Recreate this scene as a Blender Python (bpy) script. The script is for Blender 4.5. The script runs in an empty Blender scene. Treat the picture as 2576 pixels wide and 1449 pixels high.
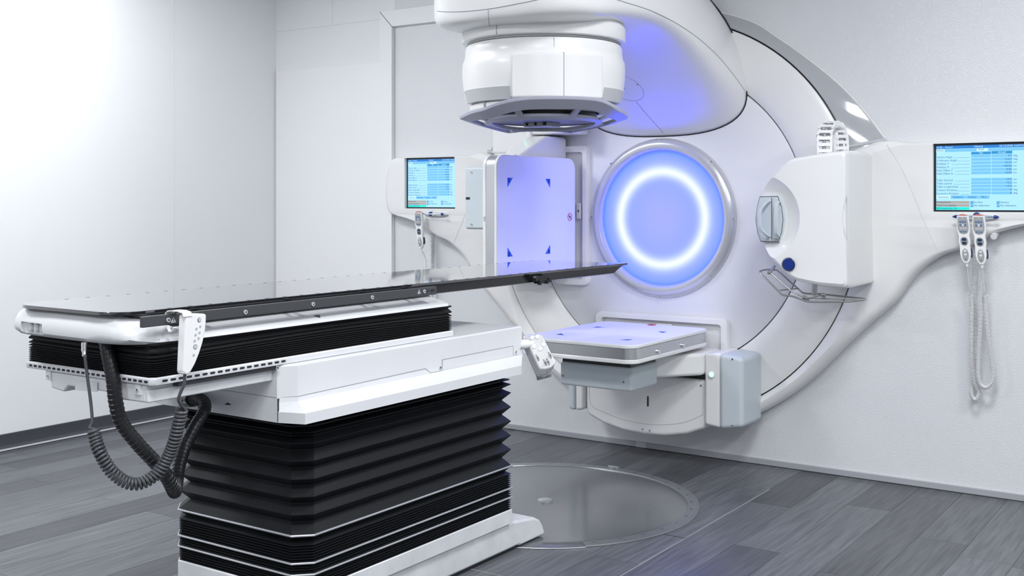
import bpy, bmesh, math, random
from mathutils import Vector, Matrix
random.seed(7)
S = bpy.context.scene
C = S.collection
PI = math.pi
# ------------------------------------------------------------------ camera
FPX, YAW, HOR = 2794.24, 0.5987621, 500.85
CAM = Vector((2.654, -5.328, 1.335))
cd = bpy.data.cameras.new('camera'); cam = bpy.data.objects.new('camera', cd); C.objects.link(cam)
cam.location = CAM; cam.rotation_euler = (PI/2, 0, YAW)
cd.sensor_width = 36; cd.lens = FPX/2576*36; cd.shift_y = (HOR-724.5)/2576; cd.clip_start = .05
S.camera = cam
# ------------------------------------------------------------------ world, light, exposure
W = bpy.data.worlds.new('world'); S.world = W; W.use_nodes = True
W.node_tree.nodes['Background'].inputs[0].default_value = (.8, .85, .95, 1)
W.node_tree.nodes['Background'].inputs[1].default_value = .3
S.view_settings.view_transform = 'Standard'; S.view_settings.look = 'None'
S.view_settings.gamma = 1; S.view_settings.use_curve_mapping = False
S.view_settings.exposure = 0.0
CEIL = 2.95
def ceiling_lamp(x, y, w, h, power, col=(.95, .97, 1)):
    l = bpy.data.lights.new('ceiling_lamp', 'AREA'); l.shape = 'RECTANGLE'; l.size = w; l.size_y = h
    l.energy = power; l.color = col
    o = bpy.data.objects.new('ceiling_lamp', l); C.objects.link(o); o.location = (x, y, CEIL-.015)
for a in ((-2.35, -1.85, .3, .6, 11), (-1.6, -2.2, .6, .6, 40), (1.9, -2.0, .6, .6, 46), (3.7, -2.2, .6, .6, 40), (-1.4, -4.3, .6, .6, 46), (1.5, -4.3, .6, .6, 46),
          (3.7, -4.4, .6, .6, 44), (-.3, -7.2, .7, .3, 60), (2.4, -6.2, .6, .6, 48)):
    ceiling_lamp(*a)
# ------------------------------------------------------------------ pixel helpers (2576 x 1449 frame) on real planes
RX = Vector((math.cos(YAW), math.sin(YAW), 0)); FW = Vector((-math.sin(YAW), math.cos(YAW), 0))
def ray(px, py): return RX*((px-1288)/FPX)+FW+Vector((0, 0, -(py-HOR)/FPX))
def PY(px, py, y): d = ray(px, py); return CAM+d*((y-CAM.y)/d.y)
def PX(px, py, x): d = ray(px, py); return CAM+d*((x-CAM.x)/d.x)
def PZ(px, py, z): d = ray(px, py); return CAM+d*((z-CAM.z)/d.z)
# ------------------------------------------------------------------ materials
MATS = {}
def nodes(m): return m.node_tree.nodes, m.node_tree.links
def mat(name, col, rough=.5, metal=0, spec=.5, coat=0, noise=0, nscale=20, bump=0, bscale=200, bdist=.002, emit=None, estr=1, stretch=None, rnd=0):
    if name in MATS: return MATS[name]
    m = bpy.data.materials.new(name); m.use_nodes = True; N, L = nodes(m); p = N['Principled BSDF']
    p.inputs['Base Color'].default_value = (*col, 1); p.inputs['Roughness'].default_value = rough
    p.inputs['Metallic'].default_value = metal; p.inputs['Specular IOR Level'].default_value = spec
    p.inputs['Coat Weight'].default_value = coat; p.inputs['Coat Roughness'].default_value = .05
    tc = N.new('ShaderNodeTexCoord')
    if noise or rnd:
        t = N.new('ShaderNodeTexNoise'); t.inputs['Scale'].default_value = nscale; t.inputs['Detail'].default_value = 5
        mp = N.new('ShaderNodeMapping'); L.new(tc.outputs['Object'], mp.inputs[0]); L.new(mp.outputs[0], t.inputs['Vector'])
        if stretch: mp.inputs['Scale'].default_value = stretch
        r = N.new('ShaderNodeMapRange'); L.new(t.outputs[0], r.inputs[0])
        r.inputs[1].default_value = .3; r.inputs[2].default_value = .7
        r.inputs[3].default_value = 1-noise; r.inputs[4].default_value = 1+noise
        src = r.outputs[0]
        if rnd:
            oi = N.new('ShaderNodeObjectInfo'); rr = N.new('ShaderNodeMapRange'); L.new(oi.outputs['Random'], rr.inputs[0])
            rr.inputs[3].default_value = 1-rnd; rr.inputs[4].default_value = 1+rnd
            mm = N.new('ShaderNodeMath'); mm.operation = 'MULTIPLY'; L.new(src, mm.inputs[0]); L.new(rr.outputs[0], mm.inputs[1]); src = mm.outputs[0]
            ad = N.new('ShaderNodeVectorMath'); ad.operation = 'ADD'
            sc = N.new('ShaderNodeMath'); sc.operation = 'MULTIPLY'; sc.inputs[1].default_value = 37
            L.new(oi.outputs['Random'], sc.inputs[0]); L.new(tc.outputs['Object'], ad.inputs[0]); L.new(sc.outputs[0], ad.inputs[1]); L.new(ad.outputs[0], mp.inputs[0])
        v = N.new('ShaderNodeVectorMath'); v.operation = 'SCALE'; v.inputs[0].default_value = col; L.new(src, v.inputs['Scale'])
        L.new(v.outputs[0], p.inputs['Base Color'])
    if bump:
        t = N.new('ShaderNodeTexNoise'); t.inputs['Scale'].default_value = bscale; t.inputs['Detail'].default_value = 2
        L.new(tc.outputs['Object'], t.inputs['Vector'])
        if stretch and not noise: pass
        b = N.new('ShaderNodeBump'); b.inputs['Strength'].default_value = bump; b.inputs['Distance'].default_value = bdist
        L.new(t.outputs[0], b.inputs['Height']); L.new(b.outputs[0], p.inputs['Normal'])
    if emit:
        p.inputs['Emission Color'].default_value = (*emit, 1); p.inputs['Emission Strength'].default_value = estr
    MATS[name] = m; return m
WHITE = mat('white_plastic', (.85, .85, .84), .32)
WHITEG = mat('white_gloss_plastic', (.87, .87, .86), .2, coat=.5)
WARM = mat('warm_white_plastic', (.87, .865, .85), .3)
FACE = mat('drum_face_paint', (.80, .81, .84), .42)
COUCHW = mat('couch_white_paint', (.755, .765, .785), .38, noise=.015, nscale=6)
SCUFF = mat('scuffed_white_paint', (.72, .73, .745), .45, noise=.10, nscale=9)
ARMW = mat('arm_white', (.87, .87, .86), .28)
GREY = mat('grey_plastic', (.36, .37, .38), .4)
LGREY = mat('light_grey_plastic', (.55, .56, .58), .35)
GUARD = mat('touchguard_grey', (.46, .48, .57), .42)
PANELM = mat('panel_white', (.86, .87, .88), .5, spec=.35)
BLUEGREY = mat('blue_grey_plastic', (.60, .665, .70), .36)
CLEAR = mat('grey_gloss_panel', (.46, .47, .49), .08, coat=1)
HEADM = mat('head_white', (.87, .87, .86), .30, coat=.12)
SATIN = mat('satin_metal', (.60, .61, .63), .30, metal=.75)
RINGM = mat('porthole_ring_metal', (.62, .63, .65), .26, metal=.45)
CHROME = mat('chrome', (.78, .78, .78), .12, metal=1)
STEEL = mat('steel_rod', (.42, .41, .40), .28, metal=1)
PLATE = mat('turntable_steel', (.22, .23, .245), .17, metal=.55, noise=.12, nscale=3)
DIAL = mat('dial_aluminium', (.24, .25, .265), .3, metal=.5)
BLACK = mat('black_plastic', (.012, .013, .015), .35)
GAP = mat('dark_gap', (.02, .02, .025), .7)
SEAMG = mat('seam_grey', (.34, .35, .37), .6)
JOINTW = mat('joint_white', (.74, .74, .73), .4)
WSEAM = mat('wall_seam', (.70, .71, .73), .6)
BELLOW = mat('black_bellows', (.007, .008, .010), .5, spec=.28, bump=.15, bscale=900, bdist=.0006)
BELLOW2 = mat('black_cloth_bellows', (.0045, .005, .006), .62, spec=.4)
CARBON = mat('carbon_tabletop', (.008, .009, .012), .03, spec=1.0, coat=1.0)
CARBON.node_tree.nodes['Principled BSDF'].inputs['IOR'].default_value = 1.7
CARBONS = mat('carbon_side', (.012, .012, .014), .25, spec=.5)
RAIL = mat('dark_grey_rail', (.055, .057, .062), .42)
HOSE = mat('black_hose', (.013, .014, .016), .34)
CORD = mat('grey_cord', (.065, .068, .075), .42)
CORDW = mat('white_cord', (.74, .74, .74), .35)
NAVY = mat('navy_plastic', (.004, .028, .21), .3)
NAVY2 = mat('dark_navy_button', (.004, .03, .09), .3)
BTN = mat('blue_grey_button', (.10, .17, .33), .4)
RED = mat('red_plastic', (.62, .16, .13), .4)
REDP = mat('red_print', (.62, .05, .12), .5)
TRI = mat('blue_marker', (.03, .15, .82), .5)
TRID = mat('dark_blue_marker', (.0, .055, .30), .5)
INK = mat('ink_grey', (.10, .10, .11), .6)
LED = mat('green_led', (.1, .8, .4), .3, emit=(.25, 1, .62), estr=3)
LEDB = mat('lit_button', (.9, .9, .95), .3, emit=(1, 1, 1), estr=1.1)
WALLP = mat('smooth_wall_paint', (.86, .87, .88), .32, noise=.01, nscale=1.5)
WALLL = mat('left_wall_paint', (.86, .87, .88), .30, noise=.012, nscale=1.2)
WALLT = mat('textured_wall_paint', (.77, .78, .80), .17, spec=.7, bump=.75, bscale=210, bdist=.0028)
WALLU = mat('grey_wall_paint', (.48, .49, .51), .5)
CEILM = mat('ceiling_paint', (.75, .76, .78), .7)
TRIMW = mat('trim_white', (.90, .905, .91), .35)
BASEL = mat('dark_vinyl_baseboard', (.055, .058, .066), .4)
BASEB = mat('grey_strip', (.40, .41, .44), .4)
PLANK = mat('grey_wood_plank', (.098, .103, .112), .36, noise=.34, nscale=8, stretch=(9, .5, 9), rnd=.36, bump=.12, bscale=60, bdist=.001)
JOINT = mat('floor_joint', (.062, .064, .069), .7)
SEAMF = mat('floor_seam_strip', (.30, .31, .32), .5)
# ------------------------------------------------------------------ mesh helpers (all vertices in world coordinates)
ROOT = {}
def link(o, parent):
    C.objects.link(o)
    if parent is not None: o.parent = parent
def thing(name, loc, label, cat, group=None):
    o = bpy.data.objects.new(name, None); C.objects.link(o); o.location = loc; o.empty_display_size = .1
    o['label'] = label; o['category'] = cat
    if group: o['group'] = group
    ROOT[o] = Vector(loc); return o
def tag(o, label=None, cat=None, group=None, kind=None):
    if label: o['label'] = label
    if cat: o['category'] = cat
    if group: o['group'] = group
    if kind: o['kind'] = kind
    return o
def mk(name, vf, m, parent=None, smooth=35, bevel=0, seg=3, mesh=None, loc=None, ang=30):
    off = ROOT.get(parent, Vector()) if parent is not None else Vector()
    if mesh is None:
        v, f = vf
        org = Vector(loc) if (loc is not None and parent is None) else off
        mesh = bpy.data.meshes.new(name); mesh.from_pydata([tuple(Vector(p)-org) for p in v], [], f)
        bm = bmesh.new(); bm.from_mesh(mesh); bmesh.ops.recalc_face_normals(bm, faces=bm.faces); bm.to_mesh(mesh); bm.free()
        ms = m if isinstance(m, (list, tuple)) else [m]
        for q in ms: mesh.materials.append(q)
        if smooth:
            mesh.shade_smooth()
            if not bevel: mesh.set_sharp_from_angle(angle=math.radians(smooth))
    o = bpy.data.objects.new(name, mesh); link(o, parent)
    if parent is None and loc is not None: o.location = loc; ROOT[o] = Vector(loc)
    else: ROOT[o] = off
    if bevel:
        b = o.modifiers.new('bevel', 'BEVEL'); b.width = bevel; b.segments = seg; b.limit_method = 'ANGLE'; b.angle_limit = math.radians(ang); b.harden_normals = True
    return o
def merge(*L):
    V, F = [], []
    for v, f in L:
        n = len(V); V += [Vector(p) for p in v]; F += [tuple(i+n for i in q) for q in f]
    return V, F
def box(x0, x1, y0, y1, z0, z1):
    v = [(x, y, z) for z in (z0, z1) for y in (y0, y1) for x in (x0, x1)]
    return v, [(0, 2, 3, 1), (4, 5, 7, 6), (0, 1, 5, 4), (2, 6, 7, 3), (0, 4, 6, 2), (1, 3, 7, 5)]
def xf(vf, fn): return [fn(Vector(p)) for p in vf[0]], vf[1]
def prism(poly, axis, a, b):
    def P(p, t):
        if axis == 'x': return (t, p[0], p[1])
        if axis == 'y': return (p[0], t, p[1])
        return (p[0], p[1], t)
    n = len(poly); v = [P(p, a) for p in poly]+[P(p, b) for p in poly]
    return v, [tuple(range(n))[::-1], tuple(range(n, 2*n))]+[(i, (i+1) % n, (i+1) % n+n, i+n) for i in range(n)]
def extrude(pts, vec):
    n = len(pts); vec = Vector(vec); v = [Vector(p) for p in pts]+[Vector(p)+vec for p in pts]
    return v, [tuple(range(n))[::-1], tuple(range(n, 2*n))]+[(i, (i+1) % n, (i+1) % n+n, i+n) for i in range(n)]
def loft(rings, cap0=True, cap1=True, closed=False):
    n = len(rings[0]); v = [Vector(p) for r in rings for p in r]; f = []
    m = len(rings)
    for k in range(m if closed else m-1):
        for i in range(n):
            a, b = k*n+i, k*n+(i+1) % n; c, d = ((k+1) % m)*n+(i+1) % n, ((k+1) % m)*n+i
            f.append((a, b, c, d))
    if not closed:
        if cap0: f.append(tuple(range(n))[::-1])
        if cap1: f.append(tuple(range((m-1)*n, m*n)))
    return v, f
def frame_of(d):
    d = Vector(d).normalized(); a = Vector((0, 0, 1)) if abs(d.z) < .9 else Vector((1, 0, 0))
    u = d.cross(a).normalized(); return u, d.cross(u).normalized()
def cyl(p, q, r, seg=20, r2=None):
    p, q = Vector(p), Vector(q); u, w = frame_of(q-p); r2 = r if r2 is None else r2
    R = [[c+(u*math.cos(2*PI*i/seg)+w*math.sin(2*PI*i/seg))*rr for i in range(seg)] for c, rr in ((p, r), (q, r2))]
    return loft(R)
def lathe(prof, cen, axis, seg=64, cap=False):
    cen = Vector(cen); d = Vector(axis).normalized(); u, w = frame_of(d)
    R = [[cen+d*h+(u*math.cos(2*PI*i/seg)+w*math.sin(2*PI*i/seg))*r for i in range(seg)] for r, h in prof]
    return loft(R, cap, cap)
def smoothpath(P, n=6):
    P = [Vector(p) for p in P]; out = []
    for i in range(len(P)-1):
        a, b, c, d = P[max(i-1, 0)], P[i], P[i+1], P[min(i+2, len(P)-1)]
        for k in range(n):
            t = k/n
            out.append(.5*((2*b)+(c-a)*t+(2*a-5*b+4*c-d)*t*t+(3*b-a-3*c+d)*t**3))
    out.append(P[-1]); return out
def tube(P, r, seg=8, closed=False):
    P = [Vector(p) for p in P]; n = len(P); rings = []; u = None
    for i in range(n):
        a, b = (P[(i-1) % n], P[(i+1) % n]) if closed else (P[max(i-1, 0)], P[min(i+1, n-1)])
        d = (b-a).normalized()
        if u is None: u, _ = frame_of(d)
        u = (u-d*u.dot(d)).normalized(); w = d.cross(u)
        rr = r[i] if isinstance(r, (list, tuple)) else r
        rings.append([P[i]+(u*math.cos(2*PI*k/seg)+w*math.sin(2*PI*k/seg))*rr for k in range(seg)])
    return loft(rings, closed=closed)
def resample(P, step):
    P = [Vector(p) for p in P]; out = [P[0]]; acc = 0
    for a, b in zip(P, P[1:]):
        L = (b-a).length; t = step-acc
        while t <= L: out.append(a.lerp(b, t/L)); t += step
        acc = (acc+L) % step
    return out
def coil(P, R, r, pitch, seg=6, per=10):
    D = resample(smoothpath(P, 12), pitch/per); u = None; out = []
    for i, p in enumerate(D):
        d = (D[min(i+1, len(D)-1)]-D[max(i-1, 0)]).normalized()
        if u is None: u, _ = frame_of(d)
        u = (u-d*u.dot(d)).normalized(); w = d.cross(u); a = 2*PI*i/per
        out.append(p+(u*math.cos(a)+w*math.sin(a))*R)
    return tube(out, r, seg)
def rrect(x0, x1, y0, y1, r, n=6):
    out = []
    for cx, cy, a0 in ((x1-r, y1-r, 0), (x0+r, y1-r, 90), (x0+r, y0+r, 180), (x1-r, y0+r, 270)):
        for k in range(n+1):
            a = math.radians(a0+90*k/n); out.append((cx+r*math.cos(a), cy+r*math.sin(a)))
    return out
def boolean(o, cutters):
    for vf in cutters:
        c = mk('cutter', vf, GAP, None, smooth=0); c.location = (0, 0, 0)
        b = o.modifiers.new('cut', 'BOOLEAN'); b.object = c; b.operation = 'DIFFERENCE'; b.solver = 'EXACT'
        bpy.context.view_layer.update()
        dg = bpy.context.evaluated_depsgraph_get(); me = bpy.data.meshes.new_from_object(o.evaluated_get(dg))
        o.modifiers.clear(); o.data = me; bpy.data.objects.remove(c)
    o.data.shade_smooth(); o.data.set_sharp_from_angle(angle=math.radians(42))
def screw(name, p, nrm, r, parent, m=CHROME):
    p = Vector(p); n = Vector(nrm).normalized()
    o = mk(name, merge(cyl(p-n*.001, p+n*.003, r, 14), ), m, parent)
    mk('screw_socket', cyl(p+n*.0031, p+n*.0036, r*.42, 8), GAP, o)
    return o
def text(s, size, pos, xdir, updir, m, align='LEFT'):
    cu = bpy.data.curves.new('t', 'FONT'); cu.body = s; cu.size = size; cu.align_x = align; cu.resolution_u = 2
    o = bpy.data.objects.new('t', cu); C.objects.link(o)
    bpy.context.view_layer.update()
    me = bpy.data.meshes.new_from_object(o.evaluated_get(bpy.context.evaluated_depsgraph_get()))
    X, U = Vector(xdir), Vector(updir)
    v = [Vector(pos)+X*q.co.x+U*q.co.y for q in me.vertices]; f = [tuple(p.vertices) for p in me.polygons]
    bpy.data.objects.remove(o); bpy.data.curves.remove(cu); bpy.data.meshes.remove(me)
    return v, f
from mathutils.bvhtree import BVHTree
def on_skin(o, pix, lift=.0):
    me = o.data; off = ROOT[o]; bv = BVHTree.FromPolygons([v.co+off for v in me.vertices], [tuple(p.vertices) for p in me.polygons])
    out = []
    for q in pix:
        d = ray(*q).normalized(); h = bv.ray_cast(CAM, d)
        if h[0] is not None: out.append(h[0]-d*lift)
    return out
def pixpath(P, n=5): return [(v.x, v.y) for v in smoothpath([Vector((a, b, 0)) for a, b in P], n)]
def round_poly(P, r, n=5):
    out = []; m = len(P)
    for i in range(m):
        a, b, c = Vector(P[i-1]), Vector(P[i]), Vector(P[(i+1) % m]); u, w = (a-b), (c-b)
        rr = min(r, u.length*.45, w.length*.45); p, q = b+u.normalized()*rr, b+w.normalized()*rr
        for k in range(n+1): t = k/n; out.append(p*(1-t)**2+b*2*t*(1-t)+q*t*t)
    return out
def struct(o): o['kind'] = 'structure'; return o

# ================================================================== THE ROOM
XL, XR, YB = -2.92, 4.6, -8.6
fl = struct(mk('floor', box(XL, XR, YB, .05, -.06, -.0035), JOINT, smooth=0))
# planks, run towards the wall
pw, plen = .188, 1.22
pm = bpy.data.meshes.new('plank'); v, f = box(-pw/2+.0006, pw/2-.0006, -plen/2+.0006, plen/2-.0006, -.0035, 0)
pm.from_pydata(v, [], f); pm.materials.append(PLANK)
offs = {}
i0 = int((XL-1.129)/pw)
TC, TR = Vector((0, -1.183, 0)), .679
def clipmesh(cx, cy):
    v, f = box(max(cx-pw/2+.0006, XL), min(cx+pw/2-.0006, XR), cy-plen/2+.0006, min(cy+plen/2-.0006, -.002), -.0035, 0); return v, f
for k in range(i0, 16):
    cx = 1.129+pw*(k+.5)
    if cx-pw/2 > 3.6 or cx+pw/2 < XL: continue
    yo = {0: -.49, 2: -.80}.get(k, random.uniform(-1.1, -.05))
    j = 1
    while True:
        cy = yo-plen/2+plen*j; j -= 1
        if cy-plen/2 >= -.03: continue
        if cy+plen/2 < -4.6: break
        # planks the photograph cannot show (well right of / behind the camera) are left out
        near = CAM+Vector((0, 0, 0))
        q = Vector((cx, cy, 0))-CAM; Z = q.dot(FW)
        if Z < 1.9 or abs(q.dot(RX)/Z) > .72: continue
        if cy+plen/2 > -.002 or cx-pw/2 < XL:
            mk('plank', clipmesh(cx, cy), PLANK, fl, smooth=0)
        else:
            o = bpy.data.objects.new('plank', pm); link(o, fl); o.location = (cx, cy, 0)
# thin seams of the pit cover boards
mk('cover_seam', box(.752, .757, -2.3, -.44, -.003, .0012), SEAMF, fl, smooth=0)
mk('cover_seam', box(.20, .757, -2.105, -2.1, -.003, .0012), SEAMF, fl, smooth=0)
mk('cover_seam', box(.60, .757, -1.335, -1.331, -.003, .0012), JOINT, fl, smooth=0)
wb = struct(mk('wall_back', box(-1.87, XR, 0, .12, -.06, CEIL), WALLT, smooth=0))
wl2 = struct(mk('wall_back_left', box(XL-.1, -1.87, 0, .12, -.06, CEIL), WALLP, smooth=0))
mk('panel_seam', box(XL, -1.97, -.0012, .002, 2.468, 2.471), WSEAM, wl2, smooth=0)
mk('panel_seam', box(-2.402, -2.400, -.001, .002, 2.471, CEIL), WSEAM, wl2, smooth=0)
d1 = struct(mk('door_1', box(XL+.012, -1.972, -.014, .001, .0, 2.20), TRIMW, smooth=0, bevel=.003))
wL = struct(mk('wall_left', box(XL-.12, XL, YB, .12, -.06, CEIL), WALLL, smooth=0))
mk('panel_seam', box(XL-.002, XL+.0009, -.852, -.850, .09, CEIL), WSEAM, wL, smooth=0)
struct(mk('wall_right', box(XR, XR+.12, YB, .12, -.06, CEIL), WALLU, smooth=0))
struct(mk('wall_front', box(XL-.12, XR+.12, YB-.12, YB, -.06, CEIL), WALLU, smooth=0))
struct(mk('ceiling', box(XL-.12, XR+.12, YB-.12, .12, CEIL, CEIL+.1), CEILM, smooth=0))
bp = [(0, .0), (.022, .0), (.019, .006), (.008, .016), (.006, .024), (.006, .079), (.003, .083), (0, .083)]
bl = struct(mk('baseboard_left', prism([(XL+a, z) for a, z in bp], 'y', -4.9, 0), BASEL))
mk('foot_strip', prism([(XL+.0225, .0), (XL+.030, .0), (XL+.0225, .0075)], 'y', -4.9, 0), BASEB, bl)
bb = struct(mk('baseboard_back', box(-1.2, XR-.01, -.013, .0, .002, .030), BASEB, smooth=0, bevel=.002))
mk('joint_clip', box(-.165, -.105, -.0145, -.001, .002, .0305), LGREY, bb, smooth=0)
mk('shadow_gap', box(-1.2, XR-.01, -.0125, .0, -.003, .0025), GAP, bb, smooth=0)
t1 = struct(mk('trim_1', prism([(-1.97, 0), (-1.87, 0), (-1.87, 2.41), (-1.97, 2.512)], 'y', -.03, .0), TRIMW, smooth=0, bevel=.002))
struct(mk('trim_2', prism([(-1.967, 2.513), (-1.867, 2.411), (XR-.01, 2.411), (XR-.01, 2.513)], 'y', -.03, .0), TRIMW, smooth=0, bevel=.002))
mk('mitre_gap', prism([(-1.970, 2.512), (-1.870, 2.41), (-1.867, 2.411), (-1.967, 2.513)], 'y', -.0285, -.001), GAP, t1, smooth=0)
mk('edge_gap', box(-1.871, -1.866, -.012, .0, 0, 2.41), WSEAM, t1, smooth=0)

# ================================================================== TURNTABLE IN THE FLOOR
tt = thing('turntable', TC, 'round polished steel turntable plate set flush in the wooden floor', 'turntable')
mk('steel_plate', lathe([(.001, .004), (.60, .004), (TR-.004, .004), (TR, .002), (TR, -.002)], TC, (0, 0, 1), 96), PLATE, tt)
a0, a1 = math.radians(-44), math.radians(262)
ringv = []
N = 110
for i in range(N+1):
    a = a0+(a1-a0)*i/N; d = Vector((math.cos(a), math.sin(a), 0))
    ringv.append([TC+d*(TR-.052)+Vector((0, 0, .004)), TC+d*(TR-.050)+Vector((0, 0, .0075)), TC+d*(TR-.002)+Vector((0, 0, .0075)), TC+d*TR+Vector((0, 0, .003))])
mk('dial_ring', loft(ringv), DIAL, tt)
tk = []
for dg_ in range(-43, 262, 2):
    a = math.radians(dg_); d = Vector((math.cos(a), math.sin(a), 0)); t = Vector((-d.y, d.x, 0)); Ln = .014 if dg_ % 10 == 1 else .007
    p = TC+d*(TR-.004)+Vector((0, 0, .0079)); q = p-d*Ln
    tk.append(([p-t*.0007, p+t*.0007, q+t*.0007, q-t*.0007], [(0, 1, 2, 3)]))
for k, dg_ in enumerate(range(-40, 262, 10)):
    a = math.radians(dg_); d = Vector((math.cos(a), math.sin(a), 0)); t = Vector((-d.y, d.x, 0))
    tk.append(text(str((dg_-90) % 360), .016, TC+d*(TR-.04)+Vector((0, 0, .0079)), -t, d, INK, 'CENTER'))
tag(mk('scale_markings', merge(*tk), INK, tt, smooth=0), kind='stuff')
cc = PZ(1371, 1261, .004)
cp = mk('centre_cap', lathe([(.001, .010), (.027, .010), (.033, .007), (.033, .0)], (cc.x, cc.y, .004), (0, 0, 1), 32), SATIN, tt)
for s in (-1, 1): mk('cap_screw', cyl((cc.x+s*.018, cc.y-s*.008, .0135), (cc.x+s*.018, cc.y-s*.008, .0152), .003, 10), CHROME, cp)
mk('edge_line', tube([TC+Vector((math.cos(math.radians(a)), math.sin(math.radians(a)), 0))*(TR+.002)+Vector((0, 0, .002)) for a in range(-98, -43, 3)], .0015, 6), SATIN, tt)
mk('pointer_clip', merge(box(-.06, .0, -.508, -.496, .008, .013), box(-.035, -.02, -.53, -.49, .008, .012)), SATIN, tt)

# ================================================================== GANTRY
GX, GZ = .012, 1.235     # rotation axis
YF = -.055               # drum face plane
gan = thing('linear_accelerator', (GX, -.05, 0), 'large white radiotherapy gantry with drum, curved arm and treatment head above the couch', 'medical machine')
def ring_pts(R, y, seg=128): return [(GX+R*math.cos(2*PI*i/seg), y, GZ+R*math.sin(2*PI*i/seg)) for i in range(seg)]
mk('drum_backing', loft([ring_pts(1.06, -.035), ring_pts(1.06, -.006)]), GAP, gan)
mk('drum_face', loft([ring_pts(.10, YF), ring_pts(.774, YF), ring_pts(.779, YF+.003), ring_pts(.780, -.030)], cap0=True), FACE, gan)
def annulus(prof): return loft([ring_pts(R, y) for R, y in prof], False, False)
mk('drum_annulus', annulus([(.785, -.03), (.785, YF+.004), (.790, YF), (.84, YF-.010), (.93, YF-.012), (1.0, YF-.006), (1.026, YF), (1.031, YF+.004), (1.031, -.03)]), WARM, gan)
# fixed fascia with the two console wings
ctrl = [(18.0, 1.205), (17.4, 1.25), (15.6, 1.34), (13.4, 1.55), (12.2, 1.70), (11.0, 1.86), (9.6, 1.905), (6.0, 1.915), (2.4, 1.905), (.4, 1.87), (-.5, 1.76), (-1.9, 1.635), (-4.6, 1.51), (-6.6, 1.41), (-11, 1.315), (-17.8, 1.255), (-24, 1.19), (-31, 1.145), (-38, 1.125), (-50, 1.112), (-65, 1.108), (-90, 1.105)]
_op = smoothpath([Vector((a, r, 0)) for a, r in ctrl], 8)
def outer(th):
    for p, q in zip(_op, _op[1:]):
        if q.x <= th <= p.x: return p.y+(q.y-p.y)*(p.x-th)/max(p.x-q.x, 1e-6)
    return ctrl[-1][1]
angs = sorted(set([c[0] for c in ctrl]+[18-k*2.0 for k in range(0, 54)]+[18-k*.5 for k in range(0, 70)]), reverse=True)
angs = [a for a in angs if a >= -90]
full = angs+[-180-a for a in angs[::-1][1:]]
rings = []
def fp(th, R, y):
    a = math.radians(th); return Vector((GX+R*math.cos(a), y, GZ+R*math.sin(a)))
YFA = -.085
for th in full:
    tt_ = th if th >= -90 else -180-th
    ro = outer(tt_); e = .035
    rings.append([fp(th, 1.037, -.002), fp(th, 1.037, -.05), fp(th, 1.041, -.056), fp(th, min(1.07, ro-.045), YFA+.012), fp(th, ro-.045, YFA), fp(th, ro-.018, YFA+.008), fp(th, ro-.004, YFA+.026), fp(th, ro, YFA+.055), fp(th, ro, -.002)])
fas = mk('fascia', loft(rings), WARM, gan, smooth=50)
def scr_rect(side): return (GX+.014+side*1.555-.192, GX+.014+side*1.555+.192, 1.278, 1.586)
cuts = []
for s in (-1, 1):
    x0, x1, z0, z1 = scr_rect(s); cuts.append(box(x0, x1, -.2, -.05, z0, z1))
boolean(fas, cuts)
# wing joint lines
for pth in ([(2231, 364), (2262, 412), (2290, 470), (2315, 532), (2345, 600), (2368, 641)], [(1170, 538), (1164, 556), (1152, 585), (1142, 612)]):
    q = on_skin(fas, pixpath(pth))
    if len(q) > 3: mk('wing_joint', tube(q, .0018, 6), JOINTW, gan)
# glossy grey crescent above the fascia
oa = [(1.149, 1.612), (1.04, 1.76), (.914, 1.898), (.741, 2.045), (.60, 2.15), (.502, 2.219), (.36, 2.277), (.201, 2.318), (0.0, 2.335)]
oa = oa+[(-x, z) for x, z in oa[::-1][1:]]
op = smoothpath([Vector((x, 0, z)) for x, z in oa], 5)
cr = []
for p in op:
    a = math.atan2(p.z-GZ, p.x); Ri = 1.037
    i_ = Vector((GX+Ri*math.cos(a), 0, GZ+Ri*math.sin(a))); o_ = Vector((p.x+GX, 0, p.z)); m_ = i_.lerp(o_, .5)
    cr.append([i_+Vector((0, -.002, 0)), i_+Vector((0, -.045, 0)), i_.lerp(o_, .06)+Vector((0, -.054, 0)), m_+Vector((0, -.040, 0)), i_.lerp(o_, .95)+Vector((0, -.016, 0)), o_+Vector((0, -.002, 0))])
mk('grey_crescent', loft(cr), CLEAR, gan)
mk('crescent_edge', tube([Vector((p.x+GX, -.008, p.z)) for p in op], .0045, 6), WHITEG, gan)
for s in (1, -1):
    e0 = Vector((GX+s*.985, -.055, 1.585)); e1 = Vector((GX+s*1.15, -.02, 1.615))
    mk('crescent_end', tube([e0, e1], .009, 8), LGREY, gan)
# porthole
ph = mk('porthole_ring', annulus([(.420, YF), (.418, YF-.012), (.405, YF-.030), (.385, YF-.038), (.366, YF-.034), (.356, YF-.022), (.352, YF-.004)]), RINGM, gan)
for k in range(8):
    a = 2*PI*k/8+PI/2; screw('ring_screw', (GX+.412*math.cos(a), YF-.026, GZ+.412*math.sin(a)), (0, -1, 0), .0065, ph)
glow = bpy.data.materials.new('porthole_glow'); glow.use_nodes = True; gN, gL = nodes(glow); gp = gN['Principled BSDF']
tc = gN.new('ShaderNodeTexCoord'); sp = gN.new('ShaderNodeSeparateXYZ'); cb = gN.new('ShaderNodeCombineXYZ'); ln = gN.new('ShaderNodeVectorMath'); ln.operation = 'LENGTH'
gL.new(tc.outputs['Object'], sp.inputs[0]); zs = gN.new('ShaderNodeMath'); zs.operation = 'SUBTRACT'; zs.inputs[1].default_value = GZ
gL.new(sp.outputs[2], zs.inputs[0]); gL.new(sp.outputs[0], cb.inputs[0]); gL.new(zs.outputs[0], cb.inputs[2]); gL.new(cb.outputs[0], ln.inputs[0])
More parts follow.
